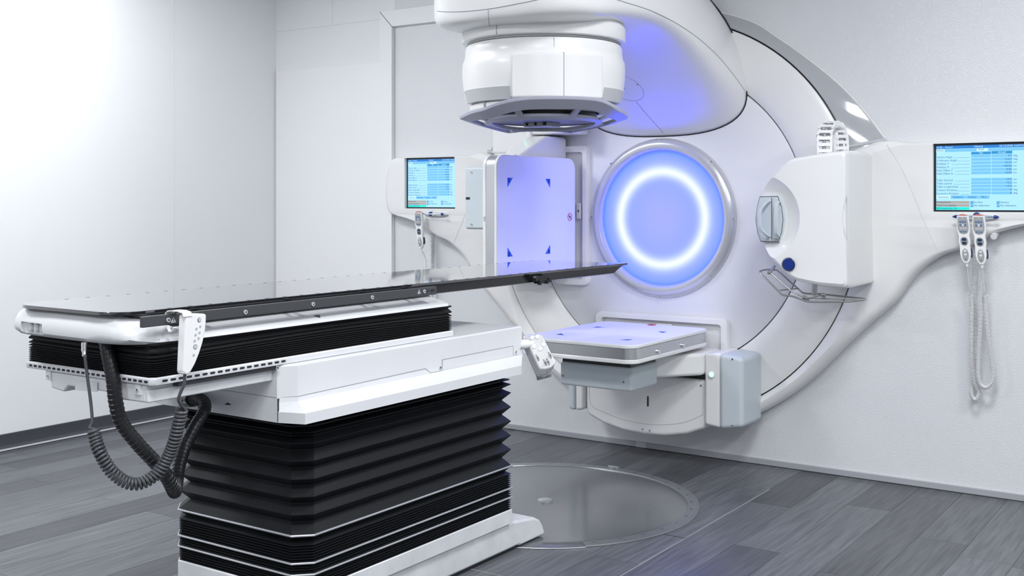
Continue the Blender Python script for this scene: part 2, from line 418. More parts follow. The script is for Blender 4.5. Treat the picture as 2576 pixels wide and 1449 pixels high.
rp = gN.new('ShaderNodeValToRGB'); dv = gN.new('ShaderNodeMath'); dv.operation = 'DIVIDE'; dv.inputs[1].default_value = .356
gL.new(ln.outputs['Value'], dv.inputs[0]); gL.new(dv.outputs[0], rp.inputs[0])
cr_ = rp.color_ramp; cr_.interpolation = 'B_SPLINE'
stops = [(0, (.036, .040, .48)), (.35, (.031, .038, .52)), (.52, (.027, .036, .58)), (.60, (.040, .050, .6)), (.675, (.095, .104, .65)), (.705, (.095, .104, .65)), (.78, (.040, .052, .6)), (.86, (.027, .037, .58)), (.94, (.021, .034, .58)), (1, (.006, .022, .58))]
while len(cr_.elements) < len(stops): cr_.elements.new(.5)
for e, (p, c) in zip(cr_.elements, stops): e.position = p; e.color = (*c, 1)
gp.inputs['Base Color'].default_value = (.05, .06, .10, 1); gp.inputs['Roughness'].default_value = .4
gL.new(rp.outputs[0], gp.inputs['Emission Color']); gp.inputs['Emission Strength'].default_value = 10.0
mk('light_panel', loft([ring_pts(.05, YF-.002), ring_pts(.354, YF-.002), ring_pts(.354, YF)], cap0=True), glow, gan)
# ---- arm
def sec(y, zb, zc, zt, hw, nb, nt, n=56, cx=GX):
    out = []
    for i in range(n):
        a = 2*PI*i/n; c, s = math.cos(a), math.sin(a); e = nb if s < 0 else nt
        out.append((cx+hw*math.copysign(abs(c)**(2/e), c), y, zc+(zc-zb if s < 0 else zt-zc)*math.copysign(abs(s)**(2/e), s)))
    return out
A = [(-.050, 1.672, 1.88, 2.50, .466, 2.7, 1.75), (-.058, 1.668, 1.88, 2.50, .470, 2.7, 1.75), (-.13, 1.712, 1.90, 2.52, .470, 2.6, 1.8), (-.25, 1.785, 1.94, 2.55, .466, 2.5, 1.9), (-.35, 1.842, 1.98, 2.58, .46, 2.5, 2.0),
     (-.55, 1.955, 2.06, 2.62, .45, 2.5, 2.1), (-.75, 2.04, 2.13, 2.64, .44, 2.6, 2.2), (-.95, 2.078, 2.17, 2.66, .425, 2.8, 2.3), (-1.2, 2.078, 2.18, 2.66, .41, 4.0, 2.4),
     (-1.38, 2.062, 2.18, 2.62, .402, 5.0, 2.4), (-1.50, 2.058, 2.18, 2.56, .372, 5, 2.4), (-1.57, 2.059, 2.18, 2.5, .325, 5, 2.4), (-1.62, 2.064, 2.18, 2.44, .25, 4.5, 2.3), (-1.642, 2.075, 2.18, 2.40, .165, 4, 2.2), (-1.650, 2.10, 2.18, 2.32, .06, 3, 2)]
B = []
keys = A
def lerpA(t):
    i = min(int(t), len(keys)-2); f = t-i
    p = [keys[max(i-1, 0)], keys[i], keys[i+1], keys[min(i+2, len(keys)-1)]]
    return [.5*((2*b)+(c-a)*f+(2*a-5*b+4*c-d)*f*f+(3*b-a-3*c+d)*f**3) for a, b, c, d in zip(*p)]
arm = mk('gantry_arm', loft([sec(*A[0])]+[sec(*lerpA(1+k/3)) for k in range(0, 3*(len(A)-2)+1)]), ARMW, gan, smooth=60)
mk('arm_foot_gap', loft([sec(-.052, 1.662, 1.88, 2.51, .476, 2.7, 1.75), sec(-.0565, 1.662, 1.88, 2.51, .476, 2.7, 1.75)]), GAP, gan)
# seams lie on the arm's skin (found by casting rays onto the mesh)
mk('side_seam', tube(on_skin(arm, pixpath([(1874, 228), (1845, 188), (1805, 140), (1755, 95), (1700, 58), (1640, 28), (1580, 8), (1520, -10)])), .0018, 6), SEAMG, arm)
mk('underside_seam', tube(on_skin(arm, pixpath([(1668, 334), (1645, 308), (1620, 280), (1600, 256)])), .0015, 6), SEAMG, arm)
mk('nose_rim_seam', tube(on_skin(arm, pixpath([(1100, 28), (1130, 30), (1180, 28), (1240, 21), (1300, 10), (1350, 0), (1400, -12)])), .0018, 6), SEAMG, arm)
mk('nose_seam', tube(on_skin(arm, pixpath([(1228, 23), (1229, 45), (1231, 62), (1234, 72)])), .0015, 6), SEAMG, arm)
mk('hatch_outline', tube(on_skin(arm, [(1572+47*math.cos(2*PI*k/48)+8*math.sin(2*PI*k/48), 221+31*math.sin(2*PI*k/48)+10*math.cos(2*PI*k/48)) for k in range(48)]), .0012, 5, True), GREY, arm)
for q in ((1604, 213), (1570, 222)):
    p = on_skin(arm, [q]); 
    if p: mk('hatch_screw', cyl(p[0]+Vector((0, 0, .002)), p[0]+Vector((0, -.0015, -.002)), .0045, 12), GREY, arm)
# ---- treatment head
HC = Vector((0, -1.19, 0))
hd = mk('head_barrel', lathe([(.20, 2.012), (.325, 2.010), (.338, 2.004), (.346, 1.99), (.347, 1.965), (.350, 1.945), (.357, 1.93), (.360, 1.90), (.358, 1.86), (.352, 1.80), (.344, 1.765), (.330, 1.752), (.2, 1.75)], HC, (0, 0, 1), 96), HEADM, gan)
mk('head_collar', lathe([(.20, 2.10), (.335, 2.098), (.352, 2.092), (.360, 2.078), (.361, 2.03), (.358, 2.020), (.345, 2.017), (.2, 2.016)], HC, (0, 0, 1), 96), WHITE, gan)
mk('collar_gap', lathe([(.3, 2.020), (.338, 2.019), (.338, 2.008), (.3, 2.007)], HC, (0, 0, 1), 64), GREY, gan)
na = math.atan2(-.842, .539)      # direction from head towards the open side of the room
def arc_slab(a0, a1, z0, z1, r0, r1, n=24, zr=None):
    R = []
    for i in range(n+1):
        a = a0+(a1-a0)*i/n; d = Vector((math.cos(a), math.sin(a), 0))
        R.append([HC+d*r0[0]+Vector((0, 0, z0)), HC+d*r1[0]+Vector((0, 0, z0)), HC+d*((r1[0]+r1[1])/2)+Vector((0, 0, (z0+z1)/2)), HC+d*r1[1]+Vector((0, 0, z1)), HC+d*r0[1]+Vector((0, 0, z1))])
    return loft(R)
dg = math.radians
mk('front_panel', arc_slab(na-dg(21), na+dg(43), 1.752, 1.938, (.33, .33), (.366, .366)), HEADM, hd, bevel=.010, seg=3)
mk('panel_seam', arc_slab(na+dg(13), na+dg(13.4), 1.754, 1.938, (.33, .33), (.3668, .3668), 2), SEAMG, hd)
mk('collar_seam', arc_slab(na-dg(33), na-dg(32.5), 2.02, 2.09, (.33, .33), (.3618, .3618), 2), SEAMG, hd)
mk('barrel_seam', arc_slab(na+dg(7.0), na+dg(7.4), 1.945, 2.0, (.33, .33), (.3478, .3475), 2), LGREY, hd)
for a, b in ((na-dg(78), na-dg(23.5)), (na+dg(46), na+dg(85)), (na+dg(150), na+dg(210))):
    mk('grey_band', arc_slab(a, b, 1.750, 1.805, (.30, .33), (.340, .3565)), LGREY, hd, bevel=.002)
mk('base_lip', lathe([(.25, 1.753), (.314, 1.752), (.324, 1.744), (.326, 1.732), (.321, 1.720), (.306, 1.715), (.245, 1.711)], HC, (0, 0, 1), 80), WHITE, hd)
mk('collimator_cavity', lathe([(.245, 1.712), (.24, 1.75), (.20, 1.755), (.001, 1.755)], HC, (0, 0, 1), 64), BLACK, hd)
mk('collimator_face', lathe([(.235, 1.712), (.236, 1.678), (.230, 1.672), (.222, 1.673), (.001, 1.674)], HC, (0, 0, 1), 64), BLACK, hd)
mk('collimator_ring', lathe([(.238, 1.69), (.242, 1.682), (.238, 1.676), (.232, 1.678)], HC, (0, 0, 1), 64), GREY, hd)
mk('shadow_tray', merge(box(-.10, .03, -1.20, -1.10, 1.658, 1.662), box(-.10, -.09, -1.20, -1.10, 1.662, 1.676), box(.02, .03, -1.20, -1.10, 1.662, 1.676), box(-.075, -.045, -1.2, -1.12, 1.662, 1.676), box(-.03, .0, -1.20, -1.12, 1.662, 1.676)), GREY, hd)
# touch guard: open frame of outer rim, inner ring and spokes
er = Vector((.842, .539, 0)); en = Vector((.539, -.842, 0))
def gq(a, b, dz=0): return HC+er*a+en*b+Vector((0, 0, 1.700+dz+.085*b))
rim = [(-.375, 0, 0), (-.315, .165, -.004), (-.255, .262, -.006), (-.195, .318, .006), (-.12, .350, .018), (-.03, .362, .024), (.10, .362, .024), (.215, .345, .020), (.275, .305, .008), (.31, .245, -.002), (.348, .14, -.002), (.372, .03, 0), (.365, -.03, 0), (.30, -.19, 0), (.165, -.36, 0), (.125, -.37, 0), (.075, -.335, 0), (-.02, -.325, 0), (-.115, -.335, 0), (-.165, -.37, 0), (-.205, -.36, 0), (-.30, -.20, 0)]
rp_ = smoothpath([gq(*q) for q in rim+rim[:1]], 4)[:-1]
def band(P, w, th, cen=None):
    R = []
    for p in P:
        c = (cen or HC); d = Vector((p.x-c.x, p.y-c.y, 0)).normalized()
        up_ = max(0.0, d.dot(en)); q = p-d*w+Vector((0, 0, -(.008+.026*up_) if w > .04 else -.010*up_))
        R.append([p+Vector((0, 0, th*.2)), p+Vector((0, 0, -th*.6))-d*.003, q+Vector((0, 0, -th*.8)), q+Vector((0, 0, th*.2))])
    return loft(R, closed=True)
tg = mk('touch_guard', band(rp_, .054, .018), GUARD, gan, bevel=.003, seg=2)
inn = [gq(.262*math.cos(2*PI*i/64), .262*math.sin(2*PI*i/64), -.018-.012*max(0, math.sin(2*PI*i/64))) for i in range(64)]
mk('inner_ring', band(inn, .034, .016), GUARD, tg, bevel=.003, seg=2)
for a_, r0_, r1_ in ((112, .262, .325), (62, .262, .325), (20, .262, .33), (163, .262, .335), (-25, .262, .34), (205, .262, .34), (245, .262, .36), (296, .262, .36)):
    a = math.radians(a_); p, q = gq(r0_*math.cos(a), r0_*math.sin(a), -.014-.012*max(0, math.sin(a))), gq(r1_*math.cos(a), r1_*math.sin(a), .004 if a_ > 180 or a_ < 0 else .004); t = (q-p).normalized().cross(Vector((0, 0, 1))).normalized()*.014
    mk('guard_spoke', extrude([p-t, p+t, q+t, q-t], (0, 0, -.014)), GUARD, tg, bevel=.003)
for a_ in (225, 312, 140, 40):
    a = math.radians(a_); p = gq(.325*math.cos(a), .325*math.sin(a), -.005)
    mk('guard_post', cyl(p, p+Vector((0, 0, .06)), .0065, 12), GREY, tg)

# ================================================================== IMAGING ASSEMBLIES (one builder, two orientations)
def imager(root, M, label_sub, y0, y1):
    isk = label_sub == 'kv'
    X = lambda vf: xf(vf, lambda p: M(p.x, p.y, p.z))
    def part(name, vf, m, parent=root, **k): return mk(name, X(vf), m, parent, **k)
    pr = lambda a, b, ins=0: prism(rrect(-.31+ins, .31-ins, y0+ins, y1-ins, .062-ins, 8), 'z', a, b)
    part('panel_cover', pr(-.018, 0), PANELM, bevel=.006)
    part('panel_band', pr(-.066, -.0182, .003), SATIN)
    part('panel_base', pr(-.086, -.0662), WHITEG, bevel=.005)
    cs = [(-1, -1), (1, -1), (1, 1), (-1, 1)]
    ym = -.595
    for sx, sy in cs:
        px_, py_ = sx*.196, ym+sy*.197; w = .047
        part('marker', ([(px_, py_, .0006), (px_-sx*w, py_, .0006), (px_, py_-sy*w, .0006)], [(0, 1, 2)]), TRI, smooth=0)
        part('marker_centre', ([(px_, py_, .0009), (px_-sx*w*.5, py_, .0009), (px_-sx*w*.5, py_-sy*w*.5, .0009), (px_, py_-sy*w*.5, .0009)], [(0, 1, 2, 3)]), TRID, smooth=0)
    sg = Vector((-.006 if isk else .0, -.20 if isk else -.175, .0012))
    sign = part('warning_sign', merge(tube([sg+Vector((.02*math.cos(a), .02*math.sin(a), 0)) for a in [2*PI*k/28 for k in range(28)]], .0016, 5, True), tube([sg+Vector((-.014, .014, 0)), sg+Vector((.014, -.014, 0))], .0014, 5)), REDP)
    part('warning_figure', merge(tube([sg+Vector((.002, .007, .0)), sg+Vector((-.003, -.002, 0)), sg+Vector((.004, -.009, 0))], .0022, 6), tube([sg+Vector((-.009, .0, 0)), sg+Vector((.007, .003, 0))], .0016, 6)), INK, sign)
    for yy in ((y0+.24, y0+.50)):
        k = part('latch_knob', merge(cyl((.306, yy, -.052), (.313, yy, -.052), .012, 18), cyl((.313, yy, -.052), (.317, yy, -.052), .009, 18)), CHROME)
    part('front_box', box(-.066, .257, -.70, -.45, -.335, -.15) if isk else box(-.195, .195, y0+.19, y0+.46, -.245, -.132), BLUEGREY, bevel=.014)
    for s in (-1, 1): 
        p = M(.095+s*.135, -.70, -.29) if isk else M(s*.165-.01, y0+.19, -.20); screw('box_screw', p, M(0, -1, 0)-M(0, 0, 0), .0075, root)
    if isk: part('box_slot', box(.088, .100, -.7015, -.69, -.325, -.30), GAP)
    part('slide_gap', box(-.185, .185, y0+.20, y0+.7, -.135, -.080), BLACK)
    part('support_beam', prism([(-.188, -.50), (.19, -.70), (.25, -.70), (.338, -.503), (.43, -.29), (.43, -.08), (-.345, -.08), (-.345, -.30)] if isk else [(-.188, y0+.45), (.188, y0+.45), (.345, -.30), (.345, -.08), (-.345, -.08), (-.345, -.30)], 'z', -.215, -.09 if isk else -.105), WARM, bevel=.018)
    part('beam_gap', box(-.33, .338, -.235, -.07, -.25, -.20), BLACK)
    bot = [(-.345, -.243), (-.345, -.455), (-.335, -.485), (-.24, -.522), (-.12, -.546), (0, -.553), (.12, -.546), (.24, -.522), (.335, -.485), (.345, -.455), (.345, -.243)]
    hs = part('housing', prism(bot, 'y', -.262, -.05), WHITE, bevel=.02, seg=4)
    gr = [(-.315, -.25), (-.315, -.42), (-.22, -.465), (-.08, -.492), (.08, -.492), (.22, -.465), (.315, -.42), (.328, -.40), (.328, -.256), (.31, -.25)]
    part('cover_groove', tube(smoothpath([Vector((a, -.2625, b)) for a, b in gr], 4), .0008, 4), SEAMG, hs)
    part('key_slot', prism(rrect(.02, .028, -.405, -.352, .0038, 4), 'y', -.264, -.255), GAP, hs)
    for s in ((-.005, -.523), (.035, -.526)): screw('housing_screw', M(s[0], -.262, s[1]), M(0, -1, 0)-M(0, 0, 0), .006, hs)
    screw('housing_screw', M(.318, -.262, -.27), M(0, -1, 0)-M(0, 0, 0), .0055, hs)
    if isk:
        part('pod_inner', box(.343, .56, -.255, -.05, -.475, -.215), WARM, bevel=.014)
        part('top_bar', box(.442, .56, -.245, -.05, -.22, .035), WARM, bevel=.014)
    else:
        for a, b, c, m in ((.345, .43, .0, 1), (-.345, -.395, -.1, 1)):
            part('pod_inner', prism([(a, -.105+c), (a, -.458), (b, -.468), (b, -.098+c)], 'y', -.285, -.05), WARM, bevel=.016)
        pd = part('pod_cover', prism([(.43, -.098), (.43, -.470), (.552, -.448), (.552, -.112)], 'y', -.30, -.05), BLUEGREY, bevel=.022, seg=4)
        for n_ in (-.12, -.44): screw('pod_screw', M(.5, -.301, n_), M(0, -1, 0)-M(0, 0, 0), .004, pd)
        part('pod_cover', prism([(-.395, -.2), (-.395, -.466), (-.435, -.458), (-.435, -.2)], 'y', -.29, -.05), BLUEGREY, bevel=.012, seg=4)
    lx, ly, ln_ = (.472, -.248, -.262) if isk else (.388, -.286, -.205)
    part('status_led_rim', cyl((lx, ly-.006, ln_), (lx, ly-.010, ln_), .0155, 24), WHITEG)
    part('status_led', cyl((lx, ly-.010, ln_), (lx, ly-.0125, ln_), .0115, 24), LED)
    fr = rrect(-.385, .385, -.16, .045, .03, 5); ir = rrect(-.345, .345, -.13, .012, .018, 5)
    part('back_plate', prism(fr, 'y', -.062, -.045), WHITE)
    R = [[(a, -.060, b) for a, b in fr], [(a*.995, -.088, b-.002) for a, b in fr], [(a*.985, -.093, b-.006) for a, b in fr], [(a, -.093, b) for a, b in [(c*1.012, d+.004) for c, d in ir]], [(a, -.064, b) for a, b in ir]]
    part('plate_rim', loft([[Vector(p) for p in r] for r in R], False, False), WHITE)
    part('latch_block', box(-.02, .07, -.085, -.06, -.03, .0), WHITE, bevel=.006)
    part('latch_slot', box(.018, .032, -.0862, -.084, -.018, -.012), GAP)
mv = thing('portal_imager', (0, -.3, .4), 'flat horizontal white imaging panel below the lit porthole, over a white housing', 'imaging panel')
imager(mv, lambda s, y, n: Vector((GX+s, y, .683+n)), 'mv', -.95, -.13)
kv = thing('detector_panel', (-.6, -.3, 1.2), 'upright white imaging panel with blue corner marks, standing left of the lit porthole', 'imaging panel')
imager(kv, lambda s, y, n: Vector((-.468+n, y, 1.245+s)), 'kv', -.885, -.14)
mk('panel_lettering', text('XVI', .015, (-.536, -.8865, 1.225), (0, 0, 1), (-1, 0, 0), INK), INK, kv, smooth=0)

# ================================================================== X-RAY SOURCE UNIT (right)
ks = thing('x_ray_source', (.95, -.3, 1.2), 'rounded white unit with two pale grey handles, right of the lit porthole', 'medical device')
YS = -.47
ol = [(1987, 396), (2060, 384), (2128, 375), (2128, 560), (2133, 728), (2060, 722), (1996, 708), (1965, 682), (1930, 645), (1909, 605), (1899, 555), (1903, 510), (1917, 470), (1945, 432), (1970, 408)]
P0 = [PY(*p, YS) for p in ol]
cen = Vector((.95, YS, 1.245))
rings = []
for y, sc in ((YS, .93), (YS+.008, .97), (YS+.03, .995), (YS+.06, 1.0), (-.10, 1.0), (-.06, .98)):
    rings.append([Vector((cen.x+(p.x-cen.x)*sc, y, cen.z+(p.z-cen.z)*sc)) for p in round_poly(P0, .022, 5)])
kb = mk('source_body', loft(rings), WHITEG, ks, smooth=50)
sphc = PY(1975, 548, YS); SR = .62; sd = .592
def sphere(c, R, n=40, m=24): return lathe([(R*math.sin(PI*i/m)+1e-5, -R*math.cos(PI*i/m)) for i in range(m+1)], c, (0, 1, 0), n, True)
boolean(kb, [sphere(Vector((sphc.x-.13, YS-.30, sphc.z)), .36, 72, 60)])
kb.data.set_sharp_from_angle(angle=math.radians(24))
# filter cassette with two handles, in the scoop
def hp_(px, py, dy=0): return PY(px, py, YS+.012+dy)
cs_ = [hp_(1912, 494), hp_(1957, 493), hp_(1967, 520), hp_(1971, 552), hp_(1967, 585), hp_(1959, 609), hp_(1914, 608), hp_(1906, 585), hp_(1901, 552), hp_(1905, 520)]
cas = mk('cassette_rim', extrude([p+Vector((0, -.0035, 0)) for p in cs_], (0, .003, 0)), INK, ks)
mk('cassette_body', extrude([p+Vector((0, -.0005, 0)) for p in cs_], (0, .06, 0)), BLUEGREY, ks)
ccx = sum((p for p in cs_), Vector())/len(cs_)
cs2 = [ccx+(p-ccx)*.965+Vector((0, -.006, 0)) for p in cs_]
mk('cassette_face', extrude(cs2, (0, .0045, 0)), BLUEGREY, ks, bevel=.0015)
sx_ = hp_(1943, 550).x
mk('cassette_split', box(sx_-.0012, sx_+.0012, ccx.y-.0085, ccx.y+.02, cs2[6].z+.003, cs2[0].z-.003), INK, ks)
for a, b, c_ in ((1921, 1936, 1906), (1951, 1963, 1956)):
    h = [hp_(b-1, 506, -.010), hp_((a+b)/2-2, 512, -.026), hp_((a+c_)/2, 530, -.034), hp_((a+c_)/2-1, 552, -.036), hp_((a+c_)/2, 574, -.034), hp_((a+b)/2-2, 590, -.026), hp_(b-1, 596, -.010)]
    hh = smoothpath(h, 5)
    R = []
    for p in hh:
        R.append([p+Vector((-.010, .004, 0)), p+Vector((-.010, -.006, 0)), p+Vector((.008, -.010, 0)), p+Vector((.010, 0, 0)), p+Vector((.004, .006, 0))])
    mk('cassette_handle', loft(R), BLUEGREY, ks, bevel=.002)
mk('cassette_lettering', merge(text('F1', .016, hp_(1927, 605, -.008), (1, 0, 0), (0, 0, 1), INK), text('S20', .015, hp_(1946, 605, -.008), (1, 0, 0), (0, 0, 1), INK)), INK, ks, smooth=0)
bc = PY(1984, 665, YS-.006)
mk('blue_badge', merge(cyl(bc+Vector((0, .03, 0)), bc+Vector((0, -.004, 0)), .0275, 40)), NAVY, ks, bevel=.002)
mk('badge_rim', lathe([(.029, 0), (.031, -.003), (.0285, -.005)], bc, (0, 1, 0), 40), NAVY2, ks)
gp_ = on_skin(kb, pixpath([(2131, 491), (2125, 510), (2121, 530), (2119, 549), (2121, 570), (2125, 590), (2131, 607)], 3), .0012)
gc_ = on_skin(kb, pixpath([(2131, 491), (2131, 549), (2131, 607)], 9), .0012)
nn = min(len(gp_), len(gc_)); mk('grip_recess', (gp_[:nn]+gc_[:nn], [(i, i+1, nn+i+1, nn+i) for i in range(nn-1)]), LGREY, ks)
# cable chain on top
cb0 = PY(2089, 378, -.30)
ch = mk('cable_bundle', tube(smoothpath([cb0+Vector((-.022, -.02, -.03)), cb0+Vector((-.022, -.02, .05)), cb0+Vector((-.018, -.005, .093)), cb0+Vector((-.008, .03, .118)), cb0+Vector((.008, .075, .108)), cb0+Vector((.016, .095, .07)), cb0+Vector((.018, .10, -.03))], 6), .0085, 10), GREY, ks)
cpth = smoothpath([cb0+Vector((-.022, -.02, -.03)), cb0+Vector((-.022, -.02, .05)), cb0+Vector((-.018, -.005, .095)), cb0+Vector((-.008, .03, .122)), cb0+Vector((.008, .075, .112)), cb0+Vector((.016, .095, .07)), cb0+Vector((.018, .10, -.03))], 5)
side = Vector((.90, .43, 0)).normalized()
cl = resample(cpth, .0275)
for i, p in enumerate(cl[:-1]):
    d = (cl[i+1]-p).normalized(); n = d.cross(side).normalized()
    def bar(o, hw, hh, ht):
        return [o+side*a*hw+d*b*hh+n*c*ht for a in (-1, 1) for b in (-1, 1) for c in (-1, 1)], [(0, 1, 3, 2), (4, 6, 7, 5), (0, 4, 5, 1), (2, 3, 7, 6), (0, 2, 6, 4), (1, 5, 7, 3)]
    parts = [bar(p+side*s*.029, .005, .0145, .012) for s in (-1, 1)]+[bar(p+n*c*.012, .029, .0075, .003) for c in (-1, 1)]
    mk('chain_link', merge(*parts), WHITEG, ks, smooth=0)
# wire tray under the unit
zq = lambda a, b, y: PY(1850+a/2.7865, 280+b/2.7865, y)
wt = mk('wire_rack', tube(smoothpath([zq(172, 1122, -.50), zq(205, 1112, -.46), zq(272, 1111, -.40), zq(312, 1130, -.40), zq(440, 1245, -.38), zq(485, 1276, -.38), zq(600, 1282, -.36), zq(790, 1302, -.34), zq(895, 1314, -.36), zq(905, 1320, -.40), zq(800, 1333, -.46), zq(640, 1336, -.50), zq(520, 1335, -.52), zq(480, 1325, -.52), zq(405, 1298, -.52), zq(332, 1287, -.52), zq(300, 1258, -.52), zq(180, 1138, -.52), zq(172, 1122, -.50)], 4), .0042, 8), STEEL, ks)
mk('rack_rod', tube([zq(240, 1128, -.47), zq(395, 1262, -.46), zq(485, 1308, -.46), zq(905, 1320, -.42)], .0034, 8), STEEL, wt)
mk('rack_rod', tube([zq(312, 1256, -.52), zq(442, 1242, -.38)], .0034, 8), STEEL, wt)
mk('rack_rod', tube([zq(480, 1325, -.52), zq(620, 1285, -.36)], .0034, 8), STEEL, wt)
mk('rack_rod', tube([zq(485, 1305, -.46), zq(520, 1335, -.5)], .0034, 8), STEEL, wt)
for p in ((240, 1130), (485, 1305), (618, 1288)): q = zq(*p, -.465); mk('rod_clamp', cyl(q+Vector((-.008, 0, 0)), q+Vector((.008, 0, 0)), .0085, 12), STEEL, wt)
mk('rack_post', cyl(zq(275, 1085, -.44), zq(240, 1130, -.47), .0065, 12), STEEL, wt)
mk('rack_post', cyl(zq(556, 1200, -.45), zq(554, 1290, -.45), .0125, 16), STEEL, wt)

# ================================================================== DISPLAYS
def em(name, c, s=1.0):
    return mat(name, tuple(x*.15 for x in c), .35, emit=c, estr=s)
SB = em('screen_sky_blue', (.40, .76, 1.0)); SD = em('screen_title_blue', (.01, .20, .62)); SF = em('screen_field_blue', (.17, .53, .93)); SH = em('screen_header_blue', (.015, .27, .60))
ST = em('screen_text_blue', (.0, .07, .20)); SW = em('screen_pale', (.55, .85, 1)); STAN = em('screen_tan', (.40, .37, .33)); SG = em('screen_teal', (.0, .80, .64)); SBL = mat('screen_bezel', (.006, .008, .012), .25)
def display(side, label):
    x0, x1, z0, z1 = scr_rect(side); Y = -.062
    t = thing('display', ((x0+x1)/2, -.06, (z0+z1)/2), label, 'screen', 'wall console displays')
    mk('bezel', box(x0, x1, -.061, -.051, z0, z1), SBL, t, smooth=0)
    x0 += .010; x1 -= .002; z0 += .008; z1 -= .010; w, h = x1-x0, z1-z0
    def R(u0, u1, v0, v1, d=0): 
        return [(x0+u0*w, Y-d, z1-v0*h), (x0+u1*w, Y-d, z1-v0*h), (x0+u1*w, Y-d, z1-v1*h), (x0+u0*w, Y-d, z1-v1*h)], [(0, 1, 2, 3)]
    s = mk('screen', R(0, 1, 0, 1), SB, t, smooth=0)
    mk('title_bar', R(0, 1, 0, .047, .0004), SD, s, smooth=0)
    rows = [.175, .227, .279, .331, .383, .433, None, .535, .586, .637, .690, .742]
    rows = [r for r in rows if r]
    fb = [R(.10, .465, .052, .095, .0004), R(.595, .99, .052, .095, .0004)]
    for r in rows: fb += [R(.405, .628, r-.027, r+.016, .0004), R(.634, .862, r-.027, r+.016, .0004)]
    fb += [R(.17, .34, .775, .825, .0004), R(.343, .49, .775, .825, .0004), R(.493, .61, .775, .825, .0004)]
    for q in fb: mk('data_field', q, SF, s, smooth=0)
    for q in (R(.405, .628, .103, .143, .0004), R(.634, .862, .098, .140, .0004), R(.395, .43, .862, .902, .0004), R(.395, .43, .912, .952, .0004), R(.69, .725, .862, .902, .0004), R(.69, .725, .912, .952, .0004)): mk('header_field', q, SH, s, smooth=0)
    for q in (R(.0, .10, .052, .095, .0004), R(.47, .59, .052, .090, .0004), R(.0, .168, .775, .825, .0004)): mk('pale_field', q, SW, s, smooth=0)
    for q in (R(0, .385, .862, .903, .0004), R(0, .385, .910, .950, .0004)): mk('status_field', q, STAN, s, smooth=0)
    mk('status_field', R(0, .385, .957, .996, .0004), SG, s, smooth=0)
    T = []
    def tx(sx, u, v, size=.0125, al='LEFT', L=T): L.append(text(sx, size, (x0+u*w, Y-.0009, z1-v*h), (1, 0, 0), (0, 0, 1), ST, al))
    lab = ['Gantry Angle', 'Collimator Angle', 'Fieldsize Y', 'Fieldsize X', 'Field Offset Y', 'Field Offset X', 'Table Vertical', 'Table Lateral', 'Table Longitudinal', 'Column Rotation', 'Isocentric Rotation']
    val = ['0.0', '316.3', '+0.37', '+40.00', '-4.82', '+0.00', '-19.7', '+0.3', '+3.4', '0', '0']
    un = ['deg', 'deg', 'cm', 'cm', 'cm', 'cm', 'cm', 'cm', 'cm', 'deg', 'deg']
    for r, a, b, c in zip(rows, lab, val, un):
        tx(a, .006, r+.015); tx(b, .855, r+.008, al='RIGHT'); tx(c, .872, r+.008)
    tx('Name', .006, .083); tx('Field', .487, .080)
    tx('Geometry', .085, .813, .0115, 'CENTER'); tx('Radiation', .255, .813, .0115, 'CENTER'); tx('Inhibits', .417, .813, .0115, 'CENTER'); tx('MLC', .55, .813, .0115, 'CENTER')
    tx('Preparatory', .008, .893); tx('Field Incomplete', .008, .942); tx('All Interlocks On', .008, .988)
    tx('Iso Rot', .435, .893); tx('No Selection', .435, .942); tx('Gantry', .73, .893); tx('No Selection', .73, .942)
    for r, a in zip(rows, lab):
        T.append(R(.012+.0185*len(a)*.72+.02, .385, r+.0125, r+.0155, .0007))
    tag(mk('screen_text', merge(*T), ST, s, smooth=0), kind='stuff')
    T2 = []
    tx('6136 - Versa1', .006, .036, .0125, 'LEFT', T2); tx('Clinical', .485, .034, .0125, 'CENTER', T2); tx('22/12/2020 16:07:51', .995, .033, .0125, 'RIGHT', T2)
    tx('Set', .516, .134, .0125, 'CENTER', T2); tx('Actual', .748, .131, .0125, 'CENTER', T2)
    for u, v, a in ((.4125, .893, 'T1'), (.4125, .942, 'H1'), (.7075, .893, 'T2'), (.7075, .942, 'H2')): tx(a, u, v, .011, 'CENTER', T2)
    tag(mk('screen_light_text', merge(*T2), SW, s, smooth=0), kind='stuff')
display(-1, 'blue data screen in the left console wing, beside the upright imaging panel')
display(1, 'blue data screen in the right console wing, above the two hand controllers')

# ---- hanging bars and hand controllers
def hook_bar(px0, px1, py, label, ball):
    a, b = PY(px0, py, -.125), PY(px1, py+1, -.125); d = (b-a).normalized(); m = (a+b)/2
    t = thing('controller_hanger', m, label, 'hanger', 'controller hangers')
    mk('rod', tube([a, b], .0035, 10), CHROME, t)
    for p, s in ((a, 1), (b, -1)):
        mk('rod_tip', loft([[p+d*s*x+(Vector((0, 1, 0))*math.cos(2*PI*i/16)+Vector((0, 0, 1))*math.sin(2*PI*i/16))*r for i in range(16)] for x, r in ((0, .001), (.006, .005), (.016, .0078), (.022, .0078), (.023, .001))]), NAVY, t)
    dish = [Vector((m.x+.088*math.cos(2*PI*i/40), 0, m.z-.004+.0135*math.sin(2*PI*i/40))) for i in range(40)]
    mk('hanger_dish', loft([[Vector((p.x, -.07, p.z)) for p in dish], [Vector((p.x, -.088, p.z)) for p in dish], [Vector((m.x+(p.x-m.x)*.85, -.094, m.z-.004+(p.z-m.z+.004)*.7)) for p in dish]]), LGREY, t)
    q = PY(*ball, -.095)
    mk('hanger_button', lathe([(.001, -.014), (.008, -.012), (.012, -.006), (.013, .01)], q, (0, 1, 0), 20), NAVY, t)
    mk('rod_stem', cyl(m+Vector((0, .035, 0)), m, .005, 10), CHROME, t)
    return t
